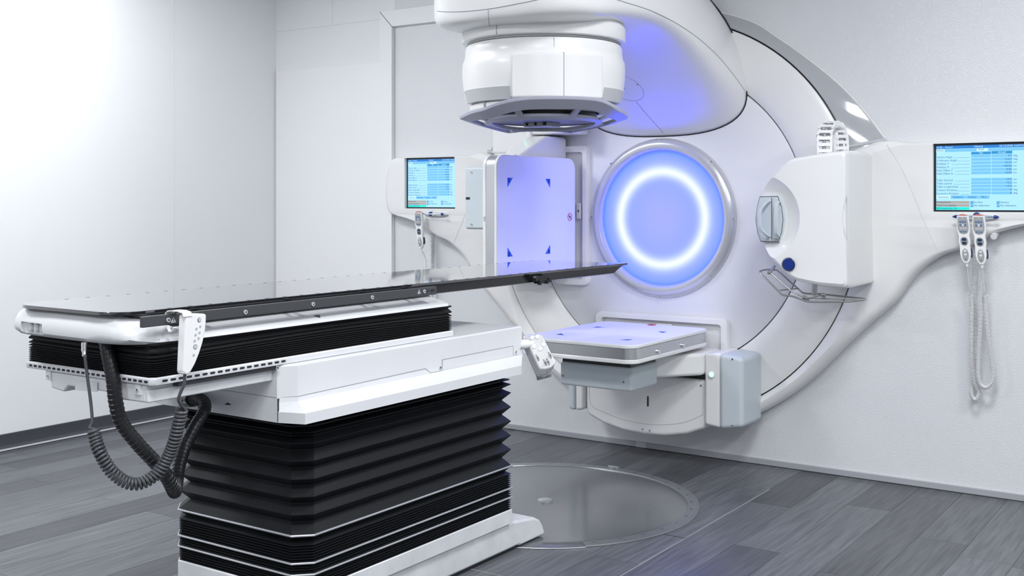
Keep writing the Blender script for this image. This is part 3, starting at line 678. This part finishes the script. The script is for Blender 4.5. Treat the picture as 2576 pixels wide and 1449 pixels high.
prof = [(0, .024), (.010, .0268), (.03, .0285), (.05, .030), (.07, .0288), (.085, .0245), (.092, .0235), (.10, .0250), (.115, .0262), (.13, .0240), (.137, .0232), (.15, .0242), (.17, .0245), (.19, .0205), (.203, .0135), (.210, .006)]
def controller(px, py, y, label, tilt=0, scale=1.0, pxb=None):
    top = PY(px, py, y)
    t = thing('hand_controller', top, label, 'controller', 'hand controllers on the console wings')
    def Q(s, d, up): # s across, d down, up = out of face (towards -y)
        s += d*tilt
        return top+Vector((s*scale, -up, -d*scale*1.04))
    R = []
    for f, o in ((.86, .0), (1.0, .006), (1.0, .015), (.93, .020)):
        ol_ = [Q(w*f, d if f == 1 else .105+(d-.105)*(.985 if f < .9 else .99), o) for d, w in prof]+[Q(-w*f, d if f == 1 else .105+(d-.105)*(.985 if f < .9 else .99), o) for d, w in prof[::-1]]
        R.append(ol_)
    b = mk('controller_body', loft(R), WHITEG, t, smooth=40)
    def plate(name, pts, m, up, th=.0015, par=t): return mk(name, extrude([Q(a, d, up) for a, d in pts], (0, -th, 0)), m, par, smooth=0)
    up = .0205
    k = [(-.0195, .006), (.0195, .006), (.0225, .03), (.024, .05), (.0215, .066), (.015, .077), (0, .082), (-.015, .077), (-.0215, .066), (-.024, .05), (-.0225, .03)]
    p1 = plate('key_panel', k, GREY, up)
    for r_ in range(3):
        for c_ in range(3):
            a, d = (c_-1)*.0105, .028+r_*.0145
            m = LEDW if (r_ == 1 and c_ == 1) else (LGREY if r_ == 2 else BTN)
            plate('key', [(a-.0038, d-.0042), (a+.0038, d-.0042), (a+.0038, d+.0042), (a-.0038, d+.0042)], m, up+.0015, .001, p1)
    for c_ in range(3): a = (c_-1)*.0105; plate('key', [(a-.0036, .068), (a+.0036, .068), (a+.0036, .0745), (a-.0036, .0745)], BTN, up+.0015, .001, p1)
    mk('key_lettering', merge(text('STOP', .005, Q(-.006, .013, up+.0017), (1, 0, 0), (0, 0, 1), WHITE)), WHITE, p1, smooth=0)
    p2 = plate('wheel_panel', [(.0165*math.cos(2*PI*i/24), .113+.0195*math.sin(2*PI*i/24)) for i in range(24)], GREY, up)
    for d in (.105, .121): plate('thumb_wheel', [(-.009, d-.005), (.009, d-.005), (.009, d+.005), (-.009, d+.005)], NAVY2, up+.0015, .004, p2)
    p3 = plate('enable_panel', [(.014*math.cos(2*PI*i/24), .1735+.0285*math.sin(2*PI*i/24)) for i in range(24)], GREY, up)
    for d in (.156, .172): plate('enable_key', [(-.0052, d-.0048), (.0052, d-.0048), (.0052, d+.0048), (-.0052, d+.0048)], LEDW, up+.0015, .0016, p3)
    plate('label_dot', [(.003*math.cos(2*PI*i/10), .192+.003*math.sin(2*PI*i/10)) for i in range(10)], INK, up+.0015, .0006, p3)
    mk('stop_strip', loft([[Q(a, -.001+.0045*(1-(a/.021)**2), o) for a in [-.021+.0042*i for i in range(11)]]+[Q(a, -.0005-.005*(1-(a/.021)**2), o) for a in [.021-.0042*i for i in range(11)]] for o in (.004, .019)]), RED, t)
    mk('trigger', extrude([Q(.0238, .145, .004), Q(.0285, .150, .004), Q(.0292, .172, .004), Q(.0265, .186, .004), Q(.022, .186, .004)], (0, -.011, 0)), NAVY2, t)
    mk('hook_clip', merge(cyl(Q(0, .006, -.004), Q(0, -.0, -.012), .007, 10)), GREY, t)
    mk('strain_relief', cyl(Q(0, .206, .009), Q(0, .226, .009), .0065, 12, .005), WHITE, t)
    return t, Q
LEDW = mat('pale_key', (.72, .73, .74), .4)
hook_bar(2396, 2514, 545, 'steel rod with blue tips under the right data screen', (2456, 541))
hook_bar(1056, 1118, 538, 'steel rod with blue tips under the left data screen', (1083, 538))
Yc = -.135
cA, QA = controller(2423, 542, Yc, 'white hand controller under the right screen, nearer the gantry, with blue wheels', .085, .96)
cB, QB = controller(2463, 542, Yc, 'white hand controller under the right screen, at the outer right of the pair', .07, .98)
cL, QL = controller(1056, 534, Yc, 'single white hand controller hanging under the left screen', .10, .98)
zc = lambda a, b, y: PY(2360+a/3.915, 660+b/3.915, y)
# cord of controller B: coil up the right side, loop at the bottom, back up to the console
mk('coiled_cord', coil([zc(465, 318, -.10), zc(470, 450, -.09), zc(490, 700, -.08), zc(520, 950, -.08), zc(540, 1080, -.08), zc(530, 1180, -.08), (zc(475, 1232, -.08)), zc(415, 1200, -.08), zc(393, 1080, -.08), zc(400, 850, -.085), zc(415, 600, -.085), zc(427, 300, -.09), zc(436, 110, -.10)], .0075, .0028, .0062), CORDW, cB)
mk('cord_lead', tube(smoothpath([QB(0, .224, .009), zc(448, 200, -.12), zc(462, 285, -.11), zc(465, 320, -.10)], 6), .0026, 8), CORDW, cB)
mk('coiled_cord', coil([zc(318, 315, -.085), zc(330, 450, -.07), zc(330, 600, -.065), zc(333, 900, -.06), zc(345, 1080, -.06), zc(365, 1200, -.06), zc(405, 1290, -.06), zc(365, 1352, -.06), zc(325, 1295, -.055), zc(345, 1180, -.03), zc(350, 1050, -.03), zc(365, 900, -.03), zc(365, 600, -.035), zc(357, 300, -.04), zc(357, 0, -.05), zc(365, -90, -.06)], .0075, .0028, .0064), CORDW, cA)
mk('cord_lead', tube(smoothpath([QA(0, .224, .009), zc(298, 170, -.12), zc(312, 260, -.105), zc(318, 316, -.085)], 6), .0026, 8), CORDW, cA)
zl = lambda a, b, y: PY(960+a/3.813, 360+b/3.813, y)
mk('coiled_cord', coil([zl(490, 865, -.05), zl(490, 1000, -.045), zl(488, 1180, -.045), zl(486, 1500, -.045)], .009, .003, .0095), CORDW, cL)
mk('cord_lead', tube(smoothpath([QL(0, .224, .009), zl(420, 1100, -.11), zl(427, 1180, -.10), zl(430, 1400, -.09)], 6), .0022, 8), CORDW, cL)
for s_, q in ((1, PY(2502, 592, -.06)), (-1, PY(1103, 572, -.06))):
    mk('cord_socket', merge(cyl(q+Vector((s_*.0, .03, .01)), q+Vector((0, -.02, -.005)), .014, 16)), WHITEG, gan)

# ================================================================== COUCH
cou = thing('treatment_couch', (0, -2.45, 0), 'long white treatment couch with black bellows and a glossy black tabletop', 'treatment couch')
def plan(w, yn, yf, ch, z, wl=None):
    return [Vector(p) for p in ((-w, yf, z), (-w, yn+ch, z), (-w+ch, yn, z), (w-ch, yn, z), (w, yn+ch, z), (w, yf, z))]
def fp_(v): return v
mk('foot', prism([(-2.90, .014), (-1.81, .014), (-1.80, .009), (-1.625, .009), (-1.628, .024), (-1.640, .050), (-1.662, .076), (-1.700, .094), (-1.88, .118), (-2.90, .118)], 'x', -.287, .287), SCUFF, cou, bevel=.016, seg=4)
mk('foot_gap', box(-.275, .275, -2.89, -1.83, 0, .016), GAP, cou)
mk('foot_bolt', cyl((.18, -1.80, .106), (.18, -1.80, .1085), .012, 16), GREY, cou)
mk('base_skirt', loft([plan(.302, -2.976, -1.880, .047, .119), plan(.302, -2.976, -1.880, .047, .168), plan(.299, -2.973, -1.883, .047, .172)]), SCUFF, cou)
# lower bellows
def pleats(seq, w, yn, yf, ch): return loft([plan(w-i, yn+i, yf-i, ch, z) for z, i in seq])
seq = [(.170, .004)]
z = .172
while z < .302:
    seq += [(z, .0), (z+.0016, .0), (z+.0048, .0075), (z+.0056, .0075)]; z += .0082
seq += [(.303, .0), (.305, .0), (.315, .016), (.331, .0), (.336, -.001)]
tips = [.395, .448, .501, .555, .608, .640]
pz = .338
for tz in tips:
    seq += [((pz+tz)/2-.001, .024), ((pz+tz)/2+.001, .024), (tz-.0008, 0), (tz+.0008, 0)]; pz = tz
seq += [(.650, .022), (.656, .004), (.660, .004), (.664, .02), (.69, .02)]
mk('lower_bellows', pleats(seq, .300, -2.972, -1.885, .047), BELLOW, cou, smooth=20)
for z in (.217, .2515, .334):
    pp = plan(.3025, -2.9745, -1.8825, .047, z)
    mk('trim_rail', tube(pp, .0037, 6, True), SATIN, cou)
# housing
def plan2(w, yn, yf, cx, cy, z): return [Vector(p) for p in ((-w, yf, z), (-w, yn+cy, z), (-w+cx, yn, z), (w-cx, yn, z), (w, yn+cy, z), (w, yf, z))]
lh = mk('lower_housing', loft([plan2(.36, -3.05, -1.903, .085, .028, .686), plan2(.36, -3.05, -1.903, .085, .028, .7175), plan2(.308, -3.05, -1.82, .033, .05, .7445), plan2(.307, -3.05, -1.822, .033, .05, .7585)]), COUCHW, cou, smooth=15)
uh = mk('upper_housing', loft([plan2(.307, -3.05, -1.822, .033, .05, .7585), plan2(.307, -3.05, -1.822, .033, .05, .848), plan2(.302, -3.045, -1.827, .033, .05, .853)]), COUCHW, cou, smooth=15)
mk('corner_seam', box(.2765, .278, -3.0508, -3.04, .688, .756), GAP, lh)
mk('lift_notch', extrude([PY(565, 1018, -3.0508), PY(572, 1013, -3.0508), PY(580, 1017, -3.0508), PY(581, 1019, -3.0508)], (0, .002, 0)), GAP, lh)
# side access panel with screws
xs = .3075
sp_ = [PX(1109, 932, xs), PX(1113, 905, xs), PX(1292, 869, xs), PX(1292, 893, xs), PX(1302, 891, xs)]
mk('side_panel', extrude([PX(1113, 931, xs), PX(1113, 906, xs), PX(1290, 871, xs), PX(1290, 895, xs)], (.0012, 0, 0)), COUCHW, uh, smooth=0)
zs_ = .7585
mk('housing_seam', tube([Vector((-.27, -3.0503, zs_)), Vector((.273, -3.0503, zs_)), Vector((.3073, -3.0, zs_))], .0009, 5), SEAMG, uh)
mk('panel_groove', tube([Vector((.3073, -3.0, zs_)), PX(1070, 927, xs), PX(1083, 938, xs), PX(1112, 932, xs), PX(1112, 905, xs), PX(1291, 870, xs), PX(1291, 894, xs), PX(1302, 892, xs)], .0011, 5), SEAMG, uh)
for q in ((1107, 925), (1297, 885), (1310, 875)): screw('panel_screw', PX(*q, xs), (1, 0, 0), .0058, uh)
# slide carriage below the strip
sl = mk('slide_beam', prism([(-.17, .853), (-.17, .806), (-.11, .800), (-.09, .818), (.10, .818), (.14, .804), (.245, .806), (.25, .853)], 'y', -3.485, -3.04), COUCHW, cou, bevel=.006)
mk('slide_side', prism([(-3.484, .806), (-3.04, .806), (-3.04, .84), (-3.484, .84)], 'x', .2, .256), COUCHW, sl, bevel=.005)
mk('slide_track', box(.2, .272, -3.40, -3.045, .840, .8525), RAIL, cou)
for q in ((122, 945), (347, 980)): 
    p = PY(*q, -3.486); mk('corner_tab', box(p.x-.008, p.x+.014, -3.489, -3.475, p.z-.013, p.z+.014), COUCHW, cou); screw('tab_screw', (p.x+.002, -3.489, p.z), (0, -1, 0), .0045, cou)
p = PX(697, 925, .285); screw('tab_screw', p, (1, 0, 0), .0055, cou)
lp = [PY(190, 982, -3.487), PY(190, 957, -3.487), PY(246, 962, -3.487), PY(246, 986, -3.487)]
mk('cover_flap', extrude(lp, (0, -.0015, 0)), COUCHW, sl, smooth=0)
# slotted strip
strip = mk('slotted_strip', loft([plan(.283, -3.492, -2.222, .012, .8545), plan(.284, -3.494, -2.220, .012, .858), plan(.284, -3.494, -2.220, .012, .870), plan(.281, -3.49, -2.224, .012, .874)]), COUCHW, cou)
for k in range(24): x = -.258+k*.0222; mk('slot', prism(rrect(x, x+.0145, .8605, .8665, .0028, 2), 'y', -3.4948, -3.49), GAP, strip, smooth=0)
for k in range(17): y = -3.462+k*.0262; mk('slot', prism(rrect(y, y+.0175, .8605, .8665, .0028, 2), 'x', .28, .2848), GAP, strip, smooth=0)
# upper cloth bellows
seq = [(.873, .006)]
zz = .874
hts = [.0055]*7+[.0075]*2+[.012, .019]
for h in hts:
    seq += [(zz, .0), (zz+h*.22, -.0005), (zz+h*.7, .0055+h*.15), (zz+h*.82, .0055+h*.15)]; zz += h
seq += [(zz, 0), (.9625, 0), (.9635, .02)]
def wob(vf):
    out = []
    for p in vf[0]:
        k = (p.z-.873)/.1; k = max(0, min(1, k))*(1-max(0, min(1, k)))*4
        out.append(p+Vector((0, 0, .0045*k*math.sin(p.y*4.2+p.x*3))))
    return out, vf[1]
def plan_n(w, yn, yf, ch, z, n=14):
    b = plan(w, yn, yf, ch, z); out = []
    for i in range(len(b)):
        a, c = b[i], b[(i+1) % len(b)]; m = n if (c-a).length > .3 else 1
        for k in range(m): out.append(a.lerp(c, k/m))
    return out
mk('upper_bellows', wob(loft([plan_n(.280-i, -3.49+i, -2.226-i, .014, z) for z, i in seq])), BELLOW2, cou, smooth=25)
# top tray and near-end bumper
tray = [(-.297, .964), (-.294, .972), (-.205, .997), (.205, .997), (.294, .972), (.297, .964), (.29, .962), (-.29, .962)]
mk('top_tray', loft([[Vector((x*k, y, z)) for x, z in tray] for y, k in ((-3.475, .92), (-3.45, .95), (-3.42, .97), (-3.38, .986), (-3.33, .996), (-3.28, 1), (-2.264, 1), (-2.262, .995))]), COUCHW, cou, smooth=25)
st = [(-.287, .985, -3.47), (-.279, 1.012, -3.515), (-.26, 1.030, -3.54), (-.23, 1.038, -3.553), (-.17, 1.0415, -3.562), (-.05, 1.042, -3.566), (.08, 1.042, -3.566), (.16, 1.041, -3.563), (.195, 1.036, -3.557), (.220, 1.022, -3.548), (.240, 1.006, -3.532), (.256, .994, -3.515), (.268, .984, -3.49), (.275, .976, -3.47)]
R = []
for x, zt, yf_ in st:
    zb_ = .957; h = zt-zb_; yb_ = -3.38
    tz = .997 if abs(x) < .205 else .997-(abs(x)-.205)*.281
    pr_ = [(yb_, .9625), (yf_+.05, zb_), (yf_+.018, zb_+.003), (yf_+.003, zb_+.014), (yf_, zb_+.35*h), (yf_+.004, zb_+.58*h), (yf_+.016, zb_+.82*h), (yf_+.036, zb_+.95*h), (yf_+.07, zt), (yf_+.11, zt), (max(yf_+.14, -3.42), max(tz+.002, zb_+.45*h)), (yb_, tz+.001)]
    R.append([Vector((x, a, b)) for a, b in pr_])
bpn = mk('end_bumper', loft(R), COUCHW, cou, smooth=50)
boolean(bpn, [prism(rrect(-.20, -.088, .9665, .9975, .006, 3), 'y', -3.7, -3.5495)])
mk('button_plate', box(-.176, -.089, -3.5505, -3.545, .9675, .9965), SATIN, bpn)
for x in (-.158, -.131, -.104): mk('end_button', merge(cyl((x, -3.55, .982), (x, -3.5545, .982), .0122, 20), cyl((x, -3.5545, .982), (x, -3.556, .982), .008, 16)), LGREY, bpn)
# tabletop
def tplan(z, ins, far, near):
    x = .238-ins; y0, y1 = -3.566+near, -.885-far
    P = []
    r = .085
    for cx_, cy_, a_ in ((x-r, y0+r, -90), ):
        for k in range(9): a = math.radians(-90+90*k/8); P.append(Vector((cx_+r*math.cos(a), cy_+r*math.sin(a), z)))
    P += [Vector((x, y1+.03, z)), Vector((x-.03, y1-.0, z)), Vector((-x+.03, y1, z)), Vector((-x, y1+.0-.03, z))]
    for k in range(9): a = math.radians(180+90*k/8); P.append(Vector((-x+r+r*math.cos(a), y0+r+r*math.sin(a), z)))
    return P
mk('tabletop', loft([tplan(1.0355, .0005, 0, 0), tplan(1.0365, 0, 0, 0), tplan(1.0435, 0, 0, 0), tplan(1.0445, .001, 0, .0)]), CARBON, cou, smooth=30)
mk('tabletop_body', loft([tplan(1.001, .016, .125, .08), tplan(1.0045, .008, .11, .065), tplan(1.032, .005, .045, .03), tplan(1.0356, .004, .02, .012)]), CARBONS, cou, smooth=30)
im = []
for k in range(36):
    y = -3.40+k*.07
    for s in (-1, 1): im.append(box(s*.2275-.0045, s*.2275+.0045, y, y+.009, 1.0444, 1.0448))
tag(mk('index_marks', merge(*im), CARBONS, cou, smooth=0), kind='stuff')
# side rails
def rail(s):
    r = mk('accessory_rail', merge(box(s*.288 if s > 0 else s*.300, s*.300 if s > 0 else s*.288, -3.535, -2.335, 1.009, 1.037)), RAIL, cou, smooth=0, bevel=.002)
    for y in (-3.30, -2.95, -2.62, -2.40): mk('rail_spacer', cyl((s*.225, y, 1.021), (s*.29, y, 1.021), .008, 12), RAIL, r)
    return r
rr_ = rail(1)
rl_ = mk('accessory_rail', box(-.262, -.250, -3.505, -2.335, 1.009, 1.037), RAIL, cou, smooth=0, bevel=.002)
xr = .3005
for q in ((423, 805), (617, 785), (787, 765), (936, 748), (1067, 733)): 
    p = PX(*q, xr); o = screw('rail_screw', p, (1, 0, 0), .0062, rr_, LGREY)
def wtri(c, sz, par, x):
    p = PX(*c, x)
    o = mk('warning_mark', extrude([p+Vector((0, -sz, -sz*.8)), p+Vector((0, sz, -sz*.8)), p+Vector((0, 0, sz))], (.0008, 0, 0)), LGREY, par, smooth=0)
    mk('warning_bar', merge(box(p.x+.0008, p.x+.0011, p.y-.0011, p.y+.0011, p.z-.0015, p.z+sz*.55), box(p.x+.0008, p.x+.0011, p.y-.0011, p.y+.0011, p.z-sz*.55, p.z-sz*.3)), RAIL, o, smooth=0)
wtri((436, 805), .0085, rr_, xr); wtri((1054, 734), .0085, rr_, xr)
mk('rail_slot', cyl(PX(1075, 732, xr-.002), PX(1075, 732, xr+.0006), .004, 12), GAP, rr_)
mk('rail_slot', extrude([PX(1084, 735, xr), PX(1084, 729, xr), PX(1093, 727, xr), PX(1093, 733, xr)], (.0006, 0, 0)), GAP, rr_, smooth=0)
tp = PX(800, 795, .27); tm = lambda a, b: Vector((.262+a, tp.y+b, .9822-a*.277+.0006))
mk('tray_mark', ([tm(0, -.012), tm(.022, -.004), tm(.0, .014)], [(0, 1, 2)]), INK, cou, smooth=0)
# indexing clamp on the tabletop edge
q = PX(1357, 702, .243)
mk('index_clamp', merge(box(.232, .256, q.y-.055, q.y+.045, q.z-.006, q.z+.012), box(.236, .262, q.y-.03, q.y+.03, q.z-.016, q.z+.004), cyl((.25, q.y-.05, q.z+.006), (.266, q.y-.05, q.z+.006), .011, 14), cyl((.25, q.y+.025, q.z-.012), (.268, q.y+.025, q.z-.012), .008, 12), cyl((.25, q.y+.045, q.z-.006), (.268, q.y+.045, q.z-.006), .009, 12), cyl((.25, q.y-.02, q.z-.014), (.264, q.y-.02, q.z-.014), .008, 12)), BLACK, cou)
# hand-control paddle at the far end
YPd = -1.80
pyl = lambda a, b, d=0: PY(a, b, -1.765-(b-840)/90*.075-d)
fc = [pyl(*p) for p in ((1321, 849), (1341, 841), (1360, 840), (1365, 843), (1397, 908), (1396, 914), (1386, 924), (1372, 929), (1357, 928), (1353, 920))]
ev = Vector((-.026, .028, -.030))
pd = mk('control_paddle', extrude(fc, ev), WHITEG, cou, bevel=.006, seg=3)
mk('paddle_base', extrude([p+ev*1.02 for p in fc], ev*.45), WHITE, pd, bevel=.004)
mk('paddle_foot', extrude([fc[9]+ev*1.15, fc[8]+ev*1.15, fc[7]+ev*1.15, fc[6]+ev*1.15, fc[6]+ev*1.35+Vector((0, 0, -.006)), fc[8]+ev*1.4+Vector((0, 0, -.010))], Vector((0, .02, 0))), GREY, pd)
fn = -ev.normalized()
zz_ = lambda a, b: pyl(1300+a/11.15, 820+b/11.15, .0005)
fnn = (fc[5]-fc[0]).cross(fc[2]-fc[0]).normalized(); fnn = fnn if fnn.y < 0 else -fnn
for a, b in ((437, 330), (588, 303), (497, 578), (680, 640), (768, 527)):
    p = zz_(a, b)
    o = mk('button_rim', cyl(p-fnn*.004, p+fnn*.0015, .0092, 20), LGREY, pd)
    mk('lit_button', cyl(p+fnn*.0015, p+fnn*.003, .0076, 20), LEDB, o)
for a, b in ((590, 890), (800, 1025), (885, 1005), (940, 820)):
    p = zz_(a, b)
    o = mk('lever_slot', extrude([zz_(a-65, b-85), zz_(a-35, b-90), zz_(a+50, b+40), zz_(a+40, b+95), zz_(a+10, b+95)], fnn*.0012), GREY, pd, smooth=0)
    mk('lever', cyl(p-fnn*.002, p+fnn*.012+Vector((.006, 0, 0)), .0032, 10), GREY, o)
mk('paddle_joint', merge(cyl((.27, -1.835, .782), (.335, -1.77, .782), .013, 20), cyl((.29, -1.822, .782), (.312, -1.79, .782), .018, 20)), WHITE, pd)
# corrugated hose loop
hpth = smoothpath([PY(268, 862, -3.50), PY(272, 890, -3.505), PY(284, 950, -3.51), PY(291, 1010, -3.51), PY(305, 1062, -3.50), PY(345, 1115, -3.47), PY(392, 1165, -3.43), PY(420, 1200, -3.40), PY(435, 1228, -3.36), PY(440, 1236, -3.30), PY(444, 1215, -3.25), PY(450, 1175, -3.22), PY(465, 1125, -3.19), PY(490, 1075, -3.16), PY(513, 1035, -3.13), PY(512, 1012, -3.10), PY(492, 1003, -3.07), PY(470, 1006, -3.03)], 10)
hD = resample(hpth, .0016); rad = [.0195-.0022*((i % 8)/8) for i in range(len(hD))]
mk('corrugated_hose', tube(hD, rad, 18), HOSE, cou, smooth=50)
mk('hose_collar', cyl(PY(486, 1003, -3.065), PY(468, 1007, -3.03), .024, 20), BLACK, cou)
mk('hose_fitting', merge(cyl(PY(472, 1010, -3.075), PY(458, 1010, -3.09), .007, 12), cyl(PY(459, 1010, -3.085), PY(452, 1010, -3.09), .0095, 12)), CHROME, cou)

# ================================================================== PENDANT ON THE RAIL
pen = thing('hand_pendant', PX(480, 850, .335), 'white hand pendant hooked over the dark couch rail, with a coiled grey cord', 'remote control')
zp = lambda a, b, x=.352: PX(300+a/7.246, 760+b/7.246, x)
po = [zp(1215, 240), zp(1300, 215), zp(1420, 205), zp(1560, 212), zp(1596, 225), zp(1590, 380), zp(1570, 560), zp(1530, 740), zp(1470, 930), zp(1390, 1130), zp(1310, 1275), zp(1255, 1325), zp(1200, 1320), zp(1170, 1270), zp(1180, 1050), zp(1200, 600)]
pb = mk('pendant_body', extrude(po, (-.024, -.004, 0)), WHITEG, pen, bevel=.005, seg=3)
def pdot(name, a, b, r, m, par, th=.0008): p = zp(a, b, .3522); return mk(name, cyl(p, p+Vector((th, 0, 0)), r, 20), m, par)
o = pdot('power_key_rim', 1460, 325, .0062, INK, pb, .0005); pdot('power_key', 1463, 323, .0050, LGREY, o, .0012)
for a, b in ((1475, 445), (1408, 487), (1462, 555), (1392, 598), (1445, 660), (1375, 705), (1358, 965)):
    o = pdot('pendant_key', a, b, .0038, LGREY, pb, .0006)
    pdot('key_print', a, b, .0015, GREY, o, .0009)
o = pdot('round_key_rim', 1387, 815, .0066, INK, pb, .0005); pdot('round_key', 1387, 815, .0056, LGREY, o, .0010)
hk = []
p0_ = zp(1255, 232, .352)
pw_ = [(.352, 1.0335), (.348, 1.0415), (.330, 1.0445), (.306, 1.0445), (.290, 1.043), (.283, 1.038), (.281, 1.02)]
ya, yb_ = p0_.y-.016, p0_.y+.012
R = []
for i, (x, z_) in enumerate(pw_):
    nx = Vector((0, 0, .0028)) if 0 < i < 5 else Vector((.0028, 0, 0))*(1 if i == 0 else -1)
    R.append([Vector((x, ya, z_)), Vector((x, yb_, z_)), Vector((x, yb_, z_))+nx, Vector((x, ya, z_))+nx])
mk('rail_hook', loft(R), WHITEG, pen)
mk('lower_hook', loft([[Vector((x, ya-.012, z_)), Vector((x, ya-.002, z_)), Vector((x+.002, ya-.002, z_-.002)), Vector((x+.002, ya-.012, z_-.002))] for x, z_ in ((.328, 1.006), (.318, .995), (.308, .994), (.303, 1.002), (.302, 1.008))]), WHITEG, pen)
zk = lambda a, b, y: PY(180+a/3.37, 850+b/3.37, y)
e0 = zp(1195, 1315, .340)
mk('cord_lead', tube(smoothpath([e0, e0+Vector((0, -.002, -.025)), PX(455, 985, .335), PX(449, 1005, .33), PX(456, 1020, .325), PX(462, 1027, .32)], 6), .0042, 8), CORD, pen)
cpts = [PX(458, 1028, .318), PX(450, 1062, .31), PX(441, 1100, .30), PX(425, 1145, .28), PX(395, 1190, .26), PX(355, 1215, .24), PX(318, 1213, .22), PX(280, 1185, .20), PX(255, 1145, .18), PX(242, 1110, .16), PX(236, 1082, .15)]
mk('coiled_cord', coil(cpts, .0135, .0043, .0098, 8, 12), CORD, pen)
cpe = PX(236, 1080, .15)
mk('cord_end', tube(smoothpath([cpe+Vector((.012, 0, 0)), cpe+Vector((-.01, -.004, .004)), PX(232, 1060, .14), PX(228, 1010, .13), PX(220, 950, .12), PX(214, 900, .115), PX(213, 892, .112)], 6), .0042, 8), CORD, pen)
mk('cord_plug', merge(cyl(PX(213, 896, .112), PX(212, 872, .105), .0062, 14), cyl(PX(212, 884, .109), PX(212, 862, .104), .0075, 14)), CHROME, pen)
